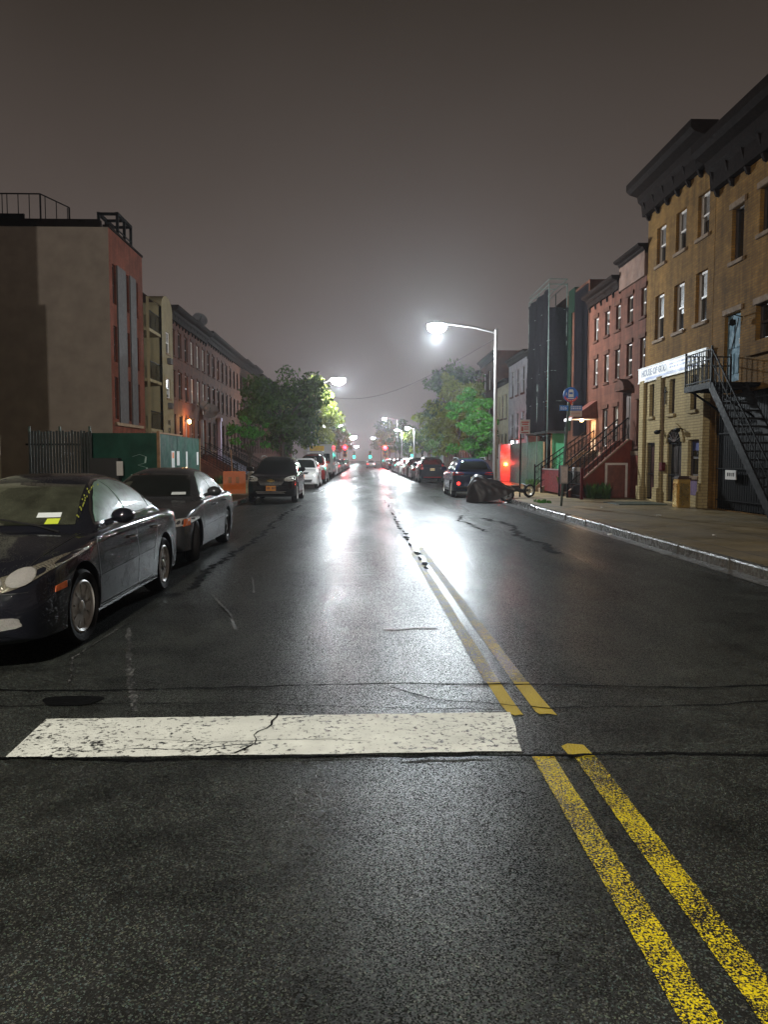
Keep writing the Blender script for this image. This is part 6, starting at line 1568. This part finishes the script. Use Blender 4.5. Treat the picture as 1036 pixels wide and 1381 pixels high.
# orange barrier and pale block beside it on the left kerb
ob = thing('plastic_barrier', 'orange plastic water barrier on the left pavement by the black suv', 'barrier', (-5.55, 33.4, .15), R(8))
pr = [(.28, 0), (.28, .18), (.16, .42), (.13, .95), (-.13, .95), (-.16, .42), (-.28, .18), (-.28, 0)]
M = frame_m((-.45, 0, 0), (0, 1, 0), (0, 0, 1)); q = MB(); q.prism(pr, M, .95); q.build('shell', M_ORANGE, ob, bevel=.02)
q = MB()
for x in (-.16, .16): q.box(x-.07, x+.07, -.20, -.155, .45, .72)
q.build_each('fork_slot', mk("pale_orange_recess", (.62, .22, .06), .5), ob, bevel=.01)
cb = thing('concrete_barrier', 'pale concrete barrier block right of the orange plastic one', 'barrier', (-4.78, 33.4, .15), R(4)); q = MB(); M = frame_m((-.16, 0, 0), (0, 1, 0), (0, 0, 1)); q.prism([(.3, 0), (.3, .2), (.17, .45), (.17, .7), (.26, .9), (-.26, .9), (-.17, .7), (-.17, .45), (-.3, .2), (-.3, 0)], M, .42); q.build('block', M_CONC, cb, bevel=.02)
q = MB(); q.tube([(0, 0, .9), (0, 0, 1.12)], .09, 10); q.build('cap_stub', M_CONC, cb)
dp = thing('marker_post', 'thin timber marker post standing behind the orange barrier', 'post', (-5.7, 34.2, .15)); q = MB(); q.bar((0, 0, 0), (-.1, 0, 1.9), .05); q.build('stake', M_TIMB, dp)
# red glowing site shed door past the hoarding
rs = thing('site_shed', 'small pinkish shed lit by a red lamp beyond the dark green hoarding', 'shed', (9.2, 51.2, .15))
q = MB(); q.box(0, .85, 0, .9, 0, 2.5); q.build('wall', mk("pinkish_shed_boards", (.45, .28, .26), .6, var=.25, scale=5), rs, bevel=.02); q = MB(); q.box(.86, 1.15, .02, .06, 0, 2.3); q.build('side_board', mk("pinkish_board", (.4, .2, .2), .5), rs)
q = MB(); q.box(.66, .70, -.03, -.003, 0, 2.3); q.box(1.0, 1.03, -.02, .015, 0, 2.2); q.build('edge_trim', M_STEEL, rs)
q = MB(); q.lathe([(0, .12), (.11, .08), (.13, 0), (.11, -.08), (0, -.12)], 14, Matrix.Translation((.33, -.1, 1.15))); q.build('lamp_globe', emis("red_site_lamp", (1.0, .30, .05), 14.0), rs, smooth=60)
q = MB(); q.lathe([(0, .08), (.08, .05), (.08, -.05), (0, -.08)], 12, Matrix.Translation((.75, -.1, 2.6))); q.bar((.75, -.1, 2.6), (.75, .1, 2.55), .03); q.build('white_lamp', M_LAMP, rs)
def point(x, y, z, w, col, r=.06, parent=None, name='bulb_light'):
    ld = bpy.data.lights.new(name, 'POINT'); ld.energy = w; ld.color = col; ld.shadow_soft_size = r; o = bpy.data.objects.new(name, ld); COL.objects.link(o); o.location = (x, y, z)
    if parent: o.parent = parent
point(.36, -.5, 1.25, 260, (1, .035, .02), .1, rs)
point(.4, 0, -.12, 260, (1, .42, .12), .08, wl)
point(-.5, 3.5, 3.08, 45, (1, .68, .42), .08, rB)
rl = thing('red_sign_board', 'low red roadworks board standing before the lamplit green plywood', 'sign', (8.9, 38.3, .15)); q = MB(); q.box(0, .95, 0, .03, .35, .75); q.build('board', mk("red_board_paint", (.6, .04, .02), .5), rl); q = MB(); q.box(.05, .09, .03, .06, 0, .8); q.box(.85, .89, .03, .06, 0, .8); q.build('leg', M_TIMB, rl)
# overhead cable from lamp pole across the street
cbz = MB(); P = []
for k in range(21):
    t = k/20; P.append((6.2-10.4*t, 36.0+34*t, 7.2 - 1.4*math.sin(math.pi*t) + .3*t))
cbz.tube(P, .012, 5); tag(cbz.build('overhead_cable', M_BLACK), 'thin sagging cable strung from the street lamp pole across the road', 'cable')
ch = thing('cellar_hatch', 'flat steel double cellar hatch in the pavement before the painted brick front', 'hatch', (8.2, 24.4, .15)); q = MB(); q.box(0, .78, 0, 1.6, 0, .03); q.box(.80, 1.58, 0, 1.6, 0, .03); q.build_each('leaf', M_STEELD, ch, bevel=.006); q = MB()
for x in (.39, 1.19): q.tube([(x-.06, .8, .03), (x-.05, .8, .055), (x+.05, .8, .055), (x+.06, .8, .03)], .008, 6)
q.build_each('handle', M_STEEL, ch)
# scraps of litter
rn = random.Random(12)
for (x, y, s, lb) in ((7.6, 19.5, .09, 'small white paper scrap on the right pavement'), (5.2, 27.9, .14, 'white crumpled litter in the gutter by the motorcycle wheel'), (5.05, 28.6, .11, 'second crumpled litter scrap nearest the motorcycle wheel'), (6.6, 14.2, .06, 'tiny pale scrap on the near right pavement'), (5.2, 16.0, .07, 'flattened pale cup in the right gutter'), (7.1, 22.6, .08, 'crumpled paper on the pavement near the bus stop pole')):
    b = MB(); k = 8; b.add([(s*math.cos(2*math.pi*i/k)*rn.uniform(.5, 1), s*math.sin(2*math.pi*i/k)*rn.uniform(.5, 1), rn.uniform(.005, .05)) for i in range(k)] + [(0, 0, .05)], [(i, (i+1) % k, k) for i in range(k)])
    tag(b.build('litter', M_SIGNW, loc=(x, y, .155 if x > 5.5 else .01)), lb, 'litter')

# ================================================================== HAZE
b = MB(); b.box(-140, 140, -35, 420, -1.2, 17.5)
hz = b.build('haze', (lambda: (lambda m: m)(bpy.data.materials.new('night_mist')))())
mh = hz.data.materials[0]; mh.use_nodes = True; nt = mh.node_tree; nt.nodes.clear(); oo = nt.nodes.new('ShaderNodeOutputMaterial'); pv = nt.nodes.new('ShaderNodeVolumePrincipled')
pv.inputs['Color'].default_value = (.86, .88, .92, 1); pv.inputs['Density'].default_value = HAZE; pv.inputs['Anisotropy'].default_value = .8
nt.links.new(pv.outputs[0], oo.inputs['Volume']); tag(hz, kind='stuff')
